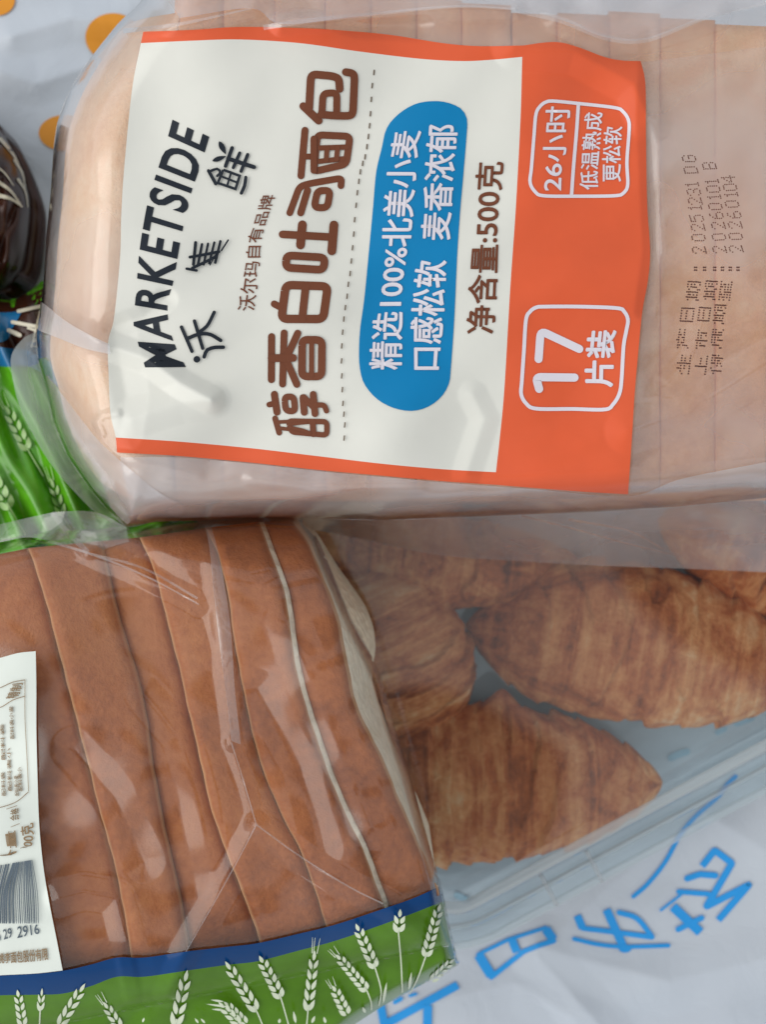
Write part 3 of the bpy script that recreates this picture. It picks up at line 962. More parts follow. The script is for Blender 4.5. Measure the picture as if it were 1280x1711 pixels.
# the film's top as a grid cut to the silhouette: columns run between the upper and lower silhouette
upper = [(60, 560), (66, 520), (72, 470), (76, 400), (84, 320), (88, 255), (95, 205), (116, 150), (152, 95), (196, 40), (236, 0), (260, -60), (300, -140), (600, -140), (900, -140), (1420, -140)]
lower = [(60, 560), (62, 600), (76, 650), (88, 705), (112, 762), (150, 818), (180, 852), (212, 880), (262, 872), (340, 870), (420, 866), (500, 866), (640, 869), (800, 863), (1000, 855), (1140, 846), (1280, 832), (1420, 820)]
def param_curve(pts, n):
    return crv(pts, n)
uc, lc = param_curve(upper, 420), param_curve(lower, 420)
# denser towards both silhouettes
vv = (0.5 - 0.5 * np.cos(np.linspace(0, math.pi, 260)))[:, None, None]
PA = uc[None] * (1 - vv) + lc[None] * vv
zA_ = z_bagA(PA[..., 0], PA[..., 1])
film_A = sheet('film', W(PA[..., 0], PA[..., 1], zA_), M_milk, fb)
# lower fold of the bag: a loose flat layer running down onto the box
def strip(name, A, B, za, zb, material, parent, n=140, m=30, amp=0.0015, seed=5, sag=0.0):
    a, b = crv(A, n), crv(B, n)
    t = np.linspace(0, 1, m)[:, None, None]
    P = a[None] * (1 - t) + b[None] * t
    wv = waves(seed, 6, 60, 200)
    t2 = t[..., 0]
    z = za * (1 - t2) + zb * t2 - sag * np.sin(t2 * math.pi) + amp * wv(P[..., 0], P[..., 1]) * np.sin(t2 * math.pi)
    return sheet(name, W(P[..., 0], P[..., 1], z), material, parent)
strip('film_fold', [(330, 866), (500, 862), (640, 865), (800, 859), (1000, 851), (1140, 842), (1280, 828), (1420, 816)],
      [(330, 874), (510, 884), (620, 905), (740, 928), (880, 938), (1000, 945), (1140, 950), (1280, 956), (1420, 960)], 0.1115, 0.066, M_skirt, fb, amp=0.0012, seed=9)
I = Ink2D()
I.stroke([(872, 862), (960, 884), (1040, 906), (1130, 928)], 4, smooth=True, cap=False, taper=True)
I.stroke([(950, 868), (1020, 880), (1060, 890), (1110, 918)], 5, smooth=True, cap=False, taper=True)
I.build('film_crease', lambda X, Y: 0.1115 - 0.0455 * (Y - 860) / 84.0 + 0.0035, 0, M_crease, fb)
strip('film_fold', [(70, 575), (66, 605), (82, 655), (94, 705), (118, 762), (156, 818), (186, 850), (216, 876)],
      [(66, 552), (38, 566), (18, 596), (22, 640), (32, 678), (52, 722), (84, 775), (124, 822), (166, 862), (208, 884)], 0.1115, 0.074, M_side, fb, amp=0.0012, seed=12, sag=0.006)
# loose folded band of doubled film across the loaf's end
I = Ink2D()
I.ribbon_shape([(67, 504), (112, 538), (150, 560), (182, 575)], [(63, 552), (100, 566), (140, 582), (184, 592)], 40, 10)
I.build('film_flap', z_bagA, 0.0009, M_flap, fb)

# gathered double film along the far long side of the bag
I = Ink2D()
I.ribbon_shape([(236, -60), (420, -90), (700, -90), (1000, -90), (1420, -90)], [(300, 30), (420, 14), (470, 40), (600, 27), (760, 12), (870, 18), (940, 34), (1010, 62), (1080, 66), (1180, 30), (1300, 4), (1420, -10)], 160, 24)
I.build('film_fold', lambda X, Y: z_bagA(X, Y) + 0.0012 + 0.0012 * a_w2(X * 1.7, Y * 1.7), 0.0016, M_skirt, fb)
I = Ink2D()
for pts, w in (([(440, 46), (520, 34), (620, 24), (760, 11), (860, 15)], 9), ([(860, 15), (940, 34), (1010, 62), (1080, 67), (1180, 30), (1290, 4)], 12), ([(205, 52), (300, 40), (420, 14)], 8)):
    I.stroke(pts, w, smooth=True, cap=False, taper=True)
    I.build('film_crease', z_bagA, 0.0034, M_crease, fb)
    I = Ink2D()
I = Ink2D()
I.ribbon_shape([(74, 628), (78, 660), (90, 700), (118, 760), (150, 810), (186, 850), (216, 874), (300, 868)], [(78, 628), (104, 660), (138, 704), (164, 736), (196, 766), (236, 800), (270, 826), (310, 846)], 60, 14)
I.build('film_flap', lambda X, Y: z_bagA(X, Y) + 0.0008 * (1 + a_w2(X * 2, Y * 2)), 0.0004, M_bunch, fb)
I = Ink2D()
I.ribbon_shape([(200, 764), (300, 764.5), (420, 775), (530, 787), (640, 797), (740, 806), (900, 818), (1052, 829), (1140, 800), (1290, 770), (1420, 740)], [(222, 874), (300, 866), (420, 863), (530, 863), (640, 866), (740, 863), (900, 857), (1052, 849), (1140, 842), (1290, 828), (1420, 818)], 200, 24)
I.build('film_flap', lambda X, Y: z_bagA(X, Y) + 0.0005 * (1 + a_w2(X * 2, Y * 2)), 0.0002, M_bunch, fb)

# second layer of film loosely folded over the open end of the loaf
M_veil = film('frosted_film_layer', 0.17, rough=0.15, white=(0.87, 0.86, 0.88), gain=1.5, bscale=20, bstr=0.4, var=0.14, crinkle=0.3)
I = Ink2D()
I.ribbon_shape([(1074, 104), (1083, 200), (1085, 340), (1090, 420), (1078, 520), (1065, 660), (1054, 826)], [(1420, 60), (1420, 200), (1420, 340), (1420, 460), (1420, 560), (1420, 660), (1420, 770)], 120, 50)
I.build('film_flap', lambda X, Y: z_bagA(X, Y) - 0.0022 + 0.0006 * a_w2(X * 2, Y * 2), 0.0, M_veil, fb)
# ---- printed label on the frosted film
zL = z_bagA
def label_patch(name, P, off, material):
    n_, m__ = P.shape[:2]
    z = zL(P[..., 0], P[..., 1]) + off
    return sheet(name, W(P[..., 0], P[..., 1], z), material, fb)
w_top = [(235, 72), (320, 68), (400, 66), (500, 72), (600, 86), (700, 98), (770, 102), (820, 100), (873, 95)]
w_bot = [(193, 731), (300, 738), (420, 749), (530, 762), (640, 775), (740, 784), (829, 789)]
w_left = [(235, 72), (220, 150), (207, 280), (202, 360), (200, 430), (190, 530), (180, 572), (181, 630), (184, 690), (193, 731)]
w_right = [(873, 95), (870, 200), (862, 350), (853, 480), (843, 650), (835, 735), (829, 789)]
label_patch('label_panel', coons(w_top, w_bot, w_left, w_right, 220, 220), 0.0003, M_label)
o_top = [(239, 53), (320, 50), (400, 45), (500, 47), (560, 50), (650, 58), (740, 72), (800, 77), (875, 76)]
label_patch('label_border', coons(o_top, w_top, [(239, 53), (237, 62), (235, 72)], [(875, 76), (874, 86), (873, 95)], 10, 220), 0.0003, M_orange)
o_bot = [(195, 756), (300, 762), (420, 773), (530, 785), (640, 795), (740, 804), (828, 810)]
label_patch('label_border', coons(w_bot, o_bot, [(193, 731), (194, 744), (195, 756)], [(829, 789), (828.5, 800), (828, 810)], 10, 220), 0.0003, M_orange)
b_top = [(875, 76), (910, 71), (938, 71), (970, 80), (1010, 95), (1040, 101), (1071, 102)]
b_right = [(1071, 102), (1079, 140), (1080, 230), (1082, 340), (1087, 420), (1083, 470), (1074, 520), (1067, 590), (1061, 660), (1056, 740), (1050, 826)]
b_left = [(875, 76), (873, 95), (870, 200), (862, 350), (853, 480), (843, 650), (835, 735), (829, 789), (828, 810)]
b_bot = [(828, 810), (900, 816), (980, 822), (1050, 826)]
label_patch('label_border', coons(b_top, b_bot, b_left, b_right, 200, 70), 0.0003, M_orange)

# blue pill
I = Ink2D()
I.shape([(617, 414), (623.5, 345), (628.6, 288), (638, 247), (645, 217), (659, 197), (681, 180), (704, 171), (732, 169), (753, 173), (771, 182), (780, 197), (780.6, 215), (774, 296), (769, 353), (764, 428), (759, 536), (753, 621), (750.6, 640), (740, 660), (722, 676), (700, 685), (677, 686), (651, 679), (627, 664), (608, 640), (601, 613), (600, 583), (602, 548), (609, 497)], rings=26)
I.build('label_pill', zL, 0.00045, M_blue, fb)
# dashed rules
I = Ink2D()
for x_, y_ in ((625, 121), (622, 143), (620.5, 166), (619, 190), (617.5, 210), (615.5, 228), (613, 245), (610, 262), (606, 273), (602, 287), (599.5, 303), (597, 322), (595, 343), (592.5, 367), (591, 391), (589, 414), (587, 436), (585, 457), (582, 475), (580, 495), (577, 514), (574.5, 533), (572.5, 555), (571, 578), (570.6, 603), (571, 628), (572, 651), (573, 674), (574.5, 692), (576, 710), (575, 732)):
    I.stroke([(x_ + 0.5, y_ - 4.5), (x_ - 0.5, y_ + 4.5)], 2.4, cap=False)
I.build('dashed_rule', zL, 0.00045, M_dash, fb)
# title characters, one mesh each
Z1, Z2, Z3, Z4 = ((430, 100), (430, 260), (430, 420), (430, 580))
def title(z0, items):
    I = Ink2D()
    for it in items:
        pts, w = it[0], it[1]
        cl = len(it) > 2
        I.stroke(zz(z0, 6.4, pts), w / 6.4, closed=cl, cap=not cl, soft=w / 6.4 * 0.75)
    I.build('title_character', zL, 0.00045, M_brown, fb)
title(Z1, [([(490, 495), (655, 650)], 85), ([(552, 520), (572, 152), (800, 172), (872, 200), (880, 310)], 84), ([(688, 585), (702, 358), (850, 352), (848, 590)], 76), ([(680, 585), (840, 598), (990, 600), (1022, 570), (1040, 170), (1010, 140), (945, 130)], 82)])
title(Z2, [([(508, -270), (465, 215)], 76), ([(500, 10), (600, 10)], 62), ([(640, -222), (990, -206), (950, 90), (602, 170)], 76, 1), ([(650, 62), (915, 34)], 55), ([(668, -82), (955, -92)], 56), ([(745, -80), (735, 50)], 55), ([(858, -90), (845, 40)], 55), ([(602, -180), (602, 160)], 70)])
title(Z2, [([(345, 612), (450, 330), (560, 298), (900, 240), (893, 322)], 72), ([(462, 612), (535, 372)], 76), ([(640, 375), (778, 372), (748, 558), (606, 556)], 76, 1), ([(605, 470), (640, 380)], 40)])
title(Z2, [([(480, 740), (460, 955)], 95), ([(268, 842), (800, 872)], 82), ([(818, 742), (795, 1018)], 95), ([(308, 1066), (722, 1090), (706, 1222), (302, 1198)], 84, 1)])
title(Z3, [([(178, 562), (250, 600)], 74), ([(302, 358), (752, 374), (704, 724), (255, 722)], 90, 1), ([(515, 375), (478, 722)], 84)])
title(Z4, [([(150, -112), (148, 348)], 76), ([(284, -152), (268, 395)], 74), ([(430, -148), (330, 70)], 76), ([(300, 120), (420, 398)], 76), ([(150, 118), (380, 116)], 84), ([(478, -80), (690, -76), (686, 314), (474, 314)], 82, 1), ([(580, -60), (578, 300)], 56)])
title(Z4, [([(180, 505), (208, 695)], 76), ([(125, 615), (190, 600)], 60), ([(288, 530), (388, 530), (402, 688), (300, 680)], 68, 1), ([(486, 540), (500, 698)], 74), ([(495, 535), (595, 640)], 66), ([(595, 505), (615, 712)], 74), ([(610, 620), (715, 618), (738, 682)], 58)])
title(Z4, [([(188, 762), (232, 915)], 62), ([(215, 802), (330, 796)], 40), ([(225, 866), (345, 880)], 40), ([(328, 790), (742, 798), (742, 942), (362, 908)], 58, 1), ([(590, 800), (598, 930)], 66), ([(350, 826), (520, 808)], 34), ([(350, 858), (500, 892), (560, 920)], 36)])
# arched black brand lettering
mk_top = [(241, 614), (229, 572), (222, 540), (225, 500), (227, 475), (231, 425), (237, 383), (245, 340), (255, 305), (267, 268), (279, 229), (287, 199)]
mk_base = [(311, 613), (296, 585), (285, 555), (280, 525), (281, 500), (290, 470), (297, 430), (304, 391), (313, 350), (321, 318), (336, 275), (350, 229)]
text_on('brand_lettering', 'MARKETSIDE', mk_base, mk_top, zL, 0.00045, M_black, fb, bold=0.022, cuts=100, spacing=1.16)
def chars(z0, s, items, material, name='brand_character', off=0.0006):
    I = Ink2D()
    for it in items:
        if it[0] == 'leaf':
            a, b = zz(z0, s, it[1]); I.leaf(a, b, it[2] / s)
        elif it[0] == 'dot':
            I.disc(zz(z0, s, [it[1]])[0], it[2] / s)
        else:
            I.stroke(zz(z0, s, it[0]), it[1] / s, smooth=len(it[0]) > 2 and len(it) < 3, closed=len(it) > 2, cap=len(it) < 3)
    I.build(name, zL, off, material, fb)
Z5, Z6, s5 = (200, 180), (200, 390), 4.92
chars(Z6, s5, [([(505, 770), (592, 970)], 28), ([(612, 720), (680, 945)], 28), ([(560, 862), (650, 828), (740, 830), (828, 880)], 30), ([(660, 805), (720, 755), (775, 648)], 28), ('dot', (632, 1035), 28), ([(692, 1015), (715, 960), (775, 938), (850, 936)], 30)], M_black)
chars(Z6, s5, [([(622, 75), (604, 255)], 25), ([(674, 90), (640, 265)], 22), ([(724, 85), (688, 255)], 20), ([(776, 75), (734, 245)], 20), ([(826, 65), (784, 240)], 22), ([(575, 195), (690, 175), (815, 150)], 24), ([(548, 290), (630, 305)], 22), ([(595, 285), (690, 240), (790, 190)], 24), ([(890, 55), (835, 140)], 14), ([(800, 150), (740, 260)], 10)], M_black)
chars(Z5, s5, [('leaf', [(815, 275), (872, 385)], 46), ('leaf', [(758, 438), (874, 398)], 40), ([(922, 330), (868, 480)], 30), ([(985, 372), (932, 492)], 27), ([(1050, 385), (996, 522)], 28), ([(890, 418), (1000, 455), (1103, 488)], 34), ([(728, 518), (788, 625)], 28), ([(745, 520), (800, 502), (828, 530), (800, 560)], 22), ([(850, 510), (985, 560), (950, 668), (805, 618)], 22, 1), ([(838, 566), (962, 614)], 18), ([(912, 540), (880, 646)], 18), ([(1035, 572), (1025, 640), (998, 702)], 28)], M_black)
text_on('small_lettering', '沃尔玛自有品牌', [(425, 519), (431, 470), (434, 440), (437, 400), (445, 370), (454, 345), (461, 326)], [(396, 519), (403, 470), (409, 440), (413, 400), (424, 370), (431, 345), (437, 326)], zL, 0.00045, M_brown, fb, bold=0.004)
text_on('pill_lettering', '精选100%北美小麦', [(671, 617), (672, 560), (674, 505), (678, 460), (682, 430), (688, 390), (692, 340), (696, 280), (700, 240), (704, 219)], [(617, 617), (620, 560), (628, 505), (634, 455), (637, 425), (639, 375), (643, 325), (648, 272), (655, 237), (657, 219)], zL, 0.0006, M_pink, fb, bold=0.018)
text_on('pill_lettering', '口感松软', [(734, 617), (740, 550), (744, 490), (746, 436)], [(688, 617), (687, 550), (690, 490), (696, 436)], zL, 0.0006, M_pink, fb, bold=0.018)
text_on('pill_lettering', '麦香浓郁', [(752, 400), (756, 330), (760, 280), (763, 240), (765, 209)], [(703, 400), (707, 340), (710, 280), (713, 240), (715, 209)], zL, 0.0006, M_pink, fb, bold=0.018)
text_on('weight_lettering', '净含量:500克', [(826, 557), (831, 480), (834, 400), (838, 330), (842, 271)], [(779, 557), (783, 480), (789, 400), (793, 330), (797, 271)], zL, 0.00045, M_brown, fb, bold=0.016)
# white outlined badges on the orange panel
o26, o17, s58 = (860, 150), (860, 490), 5.82
I = Ink2D()
I.stroke(crv(zz(o26, s58, [(385, 110), (640, 135), (980, 175), (1060, 215), (1112, 300), (1115, 420), (1095, 700), (1103, 920), (1065, 1000), (980, 1030), (600, 1035), (280, 1030), (200, 990), (152, 900), (165, 760), (190, 450), (210, 235), (255, 155), (310, 118)]), 130, closed=True), 5.6, closed=True, cap=False)
I.stroke(zz(o26, s58, [(622, 150), (605, 400), (575, 750), (556, 1020)]), 5.8, smooth=True, cap=False)
I.build('badge_outline', zL, 0.00045, M_pink, fb)
t = lambda o, pts: zz(o, s58, pts)
text_on('badge_lettering', '26小时', t(o26, [(470, 980), (480, 700), (510, 550), (550, 165)]), t(o26, [(255, 980), (275, 700), (280, 530), (310, 165)]), zL, 0.00045, M_pink, fb, bold=0.014)
text_on('badge_lettering', '低温熟成', t(o26, [(815, 970), (815, 780), (832, 600), (860, 222)]), t(o26, [(632, 970), (645, 780), (655, 560), (688, 222)]), zL, 0.00045, M_pink, fb, bold=0.016)
text_on('badge_lettering', '更松软', t(o26, [(1035, 892), (1035, 600), (1050, 360)]), t(o26, [(852, 892), (855, 680), (876, 360)]), zL, 0.00045, M_pink, fb, bold=0.016)
I = Ink2D()
I.stroke(crv(t(o17, [(290, 130), (640, 130), (1000, 145), (1070, 180), (1105, 260), (1088, 370), (1062, 520), (1042, 850), (1020, 980), (960, 1080), (880, 1130), (560, 1125), (210, 1122), (112, 1070), (65, 980), (72, 850), (92, 560), (112, 260), (150, 180), (210, 138)]), 140, closed=True), 6.2, closed=True, cap=False)
I.stroke(t(o17, [(235, 640), (255, 365), (632, 542)]), 13.5, soft=11)
I.stroke(t(o17, [(240, 930), (208, 815), (585, 820)]), 13.8, soft=9)
I.build('badge_outline', zL, 0.00045, M_pink, fb)
text_on('badge_lettering', '片装', t(o17, [(955, 905), (965, 640), (992, 365)]), t(o17, [(688, 905), (695, 640), (722, 365)]), zL, 0.00045, M_pink, fb, bold=0.03)

# ---- dot-printed dates
DIG = {'0': '.###.|#...#|#...#|#...#|#...#|#...#|.###.', '1': '..#..|.##..|..#..|..#..|..#..|..#..|.###.', '2': '.###.|#...#|....#|...#.|..#..|.#...|#####',
       '3': '.###.|#...#|....#|..##.|....#|#...#|.###.', '4': '...#.|..##.|.#.#.|#..#.|#####|...#.|...#.', '5': '#####|#....|####.|....#|....#|#...#|.###.',
       '6': '..##.|.#...|#....|####.|#...#|#...#|.###.', 'D': '####.|#...#|#...#|#...#|#...#|#...#|####.', 'G': '.###.|#...#|#....|#.###|#...#|#...#|.###.', 'B': '####.|#...#|#...#|####.|#...#|#...#|####.'}
HAN = {'生': '..#.#...|..#.#...|.#######|#...#...|..#####.|....#...|....#...|########', '产': '...#....|########|.#...#..|..#.#...|.#######|.#......|.#......|#.......',
       '日': '.######.|.#....#.|.#....#.|.######.|.#....#.|.#....#.|.#....#.|.######.', '期': '.#.#.###|#####..#|.###.###|.#.#.#.#|.###.###|.#.#.#.#|#####..#|#...#.##',
       '上': '...#....|...#....|...#....|...####.|...#....|...#....|...#....|########', '市': '...#....|########|...#....|.######.|.#.#..#.|.#.#..#.|.#.#.##.|...#....',
       '保': '..#.####|.#..#..#|##..####|.#....#.|.#.#####|.#...##.|.#..#.#.|.#.#..#.', '质': '..######|.#...#..|.#######|.#...#..|.#.####.|.#.#.##.|#..#.##.|#..#...#', '至': '########|..#..#..|.#....#.|#######.|...#....|.######.|...#....|########'}
I = Ink2D()
def dots(ch, c, hx, wy, lean, table, r=1.45):
    """glyph turned to read upwards: its height runs along x, its width along -y"""
    rows_ = table[ch].split('|')
    nr, nc = len(rows_), len(rows_[0])
    for a, row in enumerate(rows_):
        for b, q in enumerate(row):
            if q == '#':
                u = (a / (nr - 1) - 0.5); v = (b / (nc - 1) - 0.5)
                I.disc((c[0] + u * hx + v * lean + random.uniform(-.25, .25), c[1] - v * wy + u * lean * 0.25 + random.uniform(-.25, .25)), r * 1.15, r, seg=7)
for txt, pos in (('20251231DG', [(1169, 418), (1168, 397), (1167, 380), (1165, 365), (1162, 347), (1162, 336), (1160, 321), (1157, 308), (1155, 284), (1152, 265)]),
                 ('20260101B', [(1203, 417), (1202, 396), (1201, 377), (1198, 360), (1196, 345), (1194, 329), (1192.5, 316), (1190, 303), (1186, 277)]),
                 ('20260104', [(1230.5, 416), (1230, 395), (1229, 376), (1227.5, 359), (1224, 341), (1222.5, 325), (1220.5, 313), (1218, 299)])):
    for ch, c in zip(txt, pos):
        dots(ch, c, 21, 10, -3, DIG, 1.2)
for ch, c in zip('生产日期', [(1143, 609), (1142, 566), (1149, 526), (1159, 486)]):
    dots(ch, c, 20, 30, 4, HAN)
for ch, c in zip('上市日期', [(1172, 610), (1173, 567), (1177.5, 525), (1188, 485)]):
    dots(ch, c, 18, 30, 4, HAN)
for ch, c in zip('保质期至', [(1198, 609), (1199, 566), (1203, 525), (1213, 486)]):
    dots(ch, c, 17, 30, 4, HAN)
for xx in (1163, 1178, 1195, 1208, 1221, 1234):
    for dy in (-2.2, 2.4):
        I.disc((xx - 1.5, 449 + dy), 1.7, seg=7); I.disc((xx + 1.5, 449 + dy), 1.7, seg=7)
I.build('date_stamp', zL, 0.00045, M_dots, fb)

# ================================================================== BROWN SLICED LOAF IN CLEAR FILM
b_w1 = waves(61, 6, 280, 600)
SILB = [(-140, 930), (0, 905), (60, 892), (130, 885), (200, 880), (280, 874), (360, 868), (440, 862), (500, 866), (530, 900), (556, 958), (588, 1030), (616, 1085), (640, 1140), (660, 1215), (684, 1290), (706, 1370), (726, 1440), (737, 1480), (752, 1550), (766, 1612), (700, 1648), (640, 1680), (590, 1712), (540, 1752), (-140, 1790)]
def z_loafB(X, Y):
    X = np.asarray(X, float); Y = np.asarray(Y, float)
    d = poly_sd(SILB, X, Y)
    # slices drop at their two ends
    top = 855 + 60 * np.clip((300 - X) / 400, 0, 1)
    e1 = np.clip((Y - top) / 130, 0, 1)
    ybot = 1640 - 0.20 * (X - 150)
    e2 = np.clip((ybot + 60 - Y) / 120, 0, 1)
    z = 0.1005 + 0.0275 * rounded(e1) - 0.012 * (1 - rounded(e2))
    return z + 0.001 * b_w1(X, Y)
B_CREASES = [
    ([(385, 1240), (410, 1310), (428, 1378)], 16, 0.0012),
    ([(428, 1378), (390, 1450), (345, 1530), (310, 1590), (280, 1660)], 26, 0.0022),
    ([(428, 1378), (500, 1430), (580, 1480), (650, 1515), (700, 1560)], 26, 0.0020),
    ([(345, 880), (352, 920), (358, 985), (366, 1060), (378, 1150), (388, 1240)], 18, 0.0014),
    ([(88, 856), (120, 895), (146, 922)], 16, 0.0030),
    ([(0, 906), (46, 898), (100, 910), (150, 926), (200, 944), (260, 970), (330, 1008)], 22, 0.0020),
    ([(170, 868), (240, 905), (300, 930), (420, 956), (450, 945)], 24, 0.0014),
    ([(100, 1500), (140, 1490), (195, 1500), (220, 1600), (232, 1660)], 30, 0.0020),
    ([(225, 1600), (240, 1680), (200, 1720)], 26, -0.0020),
    ([(240, 1160), (300, 1230), (330, 1330), (360, 1480)], 34, 0.0012),
    ([(480, 1040), (560, 1230), (620, 1380)], 40, 0.0011),
    ([(260, 950), (330, 1020), (360, 1090)], 30, -0.0012),
    ([(120, 1250), (190, 1330), (240, 1440)], 36, -0.0014),
    ([(430, 1150), (500, 1280), (540, 1420)], 34, -0.0012),
]
b_w2 = waves(65, 7, 120, 260)
def z_filmB(X, Y):
    X = np.asarray(X, float); Y = np.asarray(Y, float)
    d = poly_sd(SILB, X, Y)
    z = np.maximum(z_loafB(X, Y) + 0.0035, 0.0)
    lowc = 0.092 - 0.006 * np.clip((X - 500) / 250, 0, 1)
    z = lowc + (z - lowc) * rounded(d / 22)
    # below the printed stripe the film slopes down to the seal
    ybl = 1625 - 0.21 * np.clip(X - 150, 0, 700)
    z = z - 0.012 * np.clip((Y - ybl) / 150, 0, 1.6) ** 1.3
    ins = np.clip(d / 18, 0, 1)
    z = z + ins * (0.0006 * b_w1(X + 90, Y) + 0.0004 * b_w2(X, Y))
    for pts, w, a in B_CREASES:
        z = z + ins * a * np.clip(1 - np.hypot(line_d(pts, X, Y), 2.5) / w, 0, 1)
    return z
G = [[(-70, 940), (-66, 1000), (-50, 1150), (-20, 1400), (0, 1640)],
     [(46, 916), (62, 960), (78, 1010), (100, 1100), (122, 1180), (142, 1260), (165, 1350), (185, 1420), (208, 1530), (222, 1612)],
     [(168, 905), (182, 970), (200, 1040), (225, 1120), (243, 1200), (256, 1290), (274, 1390), (296, 1480), (316, 1600)],
     [(232, 898), (252, 940), (268, 990), (284, 1060), (300, 1120), (325, 1230), (350, 1340), (384, 1440), (420, 1530), (436, 1580)],
     [(343, 882), (364, 930), (382, 1000), (392, 1080), (412, 1180), (436, 1280), (470, 1360), (505, 1430), (548, 1556)],
     [(440, 872), (462, 930), (484, 1000), (496, 1080), (512, 1160), (545, 1260), (580, 1350), (618, 1430), (655, 1530)],
     [(486, 872), (512, 905), (534, 955), (552, 1000), (566, 1050), (578, 1110), (598, 1190), (638, 1270), (672, 1350), (702, 1420), (735, 1496)]]
labs = ['brown crusted slice cut off by the left frame edge, under the barcode label',
        'brown slice just right of the barcode label, its top edge catching light',
        'brown slice lying lower and darker between two raised slices',
        'broad brown slice with a rough cut edge, right of the dark gap',
        'brown slice under the vertical crease in the clear film',
        'brown crusted end slice with pale cut face towards the croissants']
dzs = [-0.001, 0.0012, -0.0030, 0.0006, 0.0010, -0.0024]
tl = [0.05, 0.16, 0.02, 0.02, 0.03, 0.10]
for i in range(6):
    gap = -0.6
    Lc = [(x_ + gap / 2, y_) for x_, y_ in G[i]]
    Rc = [(x_ - gap / 2, y_) for x_, y_ in G[i + 1]]
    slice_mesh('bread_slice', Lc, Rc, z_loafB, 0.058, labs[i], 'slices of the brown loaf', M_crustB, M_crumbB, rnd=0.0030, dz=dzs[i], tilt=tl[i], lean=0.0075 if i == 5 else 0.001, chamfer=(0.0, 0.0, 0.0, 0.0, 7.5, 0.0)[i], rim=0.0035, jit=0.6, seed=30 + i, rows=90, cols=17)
pb = thing('toast_bag', 'clear bag of sliced brown toast with blue stripe and green wheat print', 'bread bag')
upB = [(-140, 930), (0, 905), (60, 892), (130, 885), (200, 880), (280, 874), (360, 868), (440, 862), (500, 866), (530, 900), (556, 958), (588, 1030), (616, 1085), (640, 1140), (660, 1215), (684, 1290), (706, 1370), (726, 1440), (737, 1480), (752, 1550), (766, 1612)]
def fan_sheet(name, poly, zfun, material, parent, offs=0.0, step=4.0, keep=None):
    """even grid over the outline; cells outside are dropped and border points pulled onto it"""
    P = crv(poly, 900, closed=True)
    x0, y0 = P.min(0); x1, y1 = P.max(0)
    gx, gy = np.meshgrid(np.arange(x0 - step, x1 + 2 * step, step), np.arange(y0 - step, y1 + 2 * step, step))
    d = poly_sd(crv(poly, 220, closed=True), gx, gy)
    near = (d < 0)
    pts = np.stack([gx, gy], -1)
    bx = pts[near]
    close = d[near] > -step * 1.6
    sub = bx[close]
    if len(sub):
        out_ = np.empty_like(sub)
        for i in range(0, len(sub), 400):
            q = sub[i:i + 400]
            dd = ((q[:, None] - P[None]) ** 2).sum(-1)
            out_[i:i + 400] = P[dd.argmin(1)]
        bx[close] = out_
        pts[near] = bx
    n_, m__ = d.shape
    z = zfun(pts[..., 0], pts[..., 1]) + offs
    V = W(pts[..., 0], pts[..., 1], z).reshape(-1, 3)
    ins = d >= 0
    F = [f for f in grid_faces(n_, m__) if sum(bool(ins.flat[q]) for q in f) >= 1 and all(d.flat[q] > -step * 1.55 for q in f)]
    used = sorted({q for f in F for q in f})
    mp_ = {q: i for i, q in enumerate(used)}
    return obj_from(name, V[used], [tuple(mp_[q] for q in f) for f in F], material, parent)
fan_sheet('film', SILB, z_filmB, M_clear, pb)
# film gathered above the slices
I = Ink2D()
I.ribbon_shape([(-40, 886), (0, 876), (60, 862), (100, 855), (160, 856), (210, 880)], [(-40, 912), (0, 906), (46, 898), (90, 906), (146, 922), (215, 905)], 60, 14)
I.build('film_fold', lambda X, Y: 0.118 + 0.002 * b_w2(X * 1.6, Y * 1.6), 0, M_crease, pb)
I = Ink2D()
I.ribbon_shape([(343, 880), (350, 920), (356, 985), (364, 1060), (376, 1150), (386, 1238)], [(352, 880), (364, 920), (376, 985), (386, 1060), (392, 1150), (402, 1244)], 60, 4)
I.build('film_fold', z_filmB, 0.0008, M_crease, pb)
I = Ink2D()
I.stroke([(0, 906), (46, 897), (100, 910), (146, 924), (200, 944), (262, 972), (332, 1010)], 6, smooth=True, cap=False, taper=True)
I.stroke([(86, 856), (104, 880), (146, 923)], 9, smooth=True, cap=False)
I.stroke([(146, 924), (240, 950), (330, 1000)], 4, smooth=True, cap=False)
I.build('film_crease', z_filmB, 0.0011, M_crease, pb)
I = Ink2D()
I.stroke([(386, 1240), (408, 1310), (428, 1378)], 2.4, smooth=True, cap=False)
I.stroke([(428, 1378), (390, 1450), (345, 1530), (310, 1590)], 2.2, smooth=True, cap=False)
I.stroke([(428, 1378), (500, 1430), (580, 1480), (640, 1510)], 2.6, smooth=True, cap=False)
I.build('film_crease', z_filmB, 0.0011, M_crease, pb)

s_top = [(-60, 1634), (0, 1630), (60, 1627), (105, 1622), (150, 1612), (195, 1600), (240, 1600), (310, 1590), (380, 1582), (430, 1576), (500, 1560), (560, 1545), (630, 1522), (690, 1501), (737, 1480)]
s_bot = [(-60, 1666), (0, 1663), (60, 1662), (105, 1660), (150, 1648), (195, 1632), (240, 1632), (310, 1622), (380, 1612), (430, 1606), (500, 1588), (560, 1572), (630, 1548), (690, 1526), (743, 1505)]
g_bot = [(-60, 1790), (0, 1788), (100, 1784), (250, 1778), (400, 1768), (500, 1752), (545, 1744), (592, 1712), (642, 1680), (700, 1648), (766, 1612)]
def band(name, a, b, n, m__, off, material):
    I = Ink2D()
    I.ribbon_shape(a, b, n, m__)
    return I.build(name, z_filmB, off, material, pb)
band('printed_stripe', s_top, s_bot, 200, 12, 0.0006, M_band_blue)
def resplit(a, b):
    return a, b
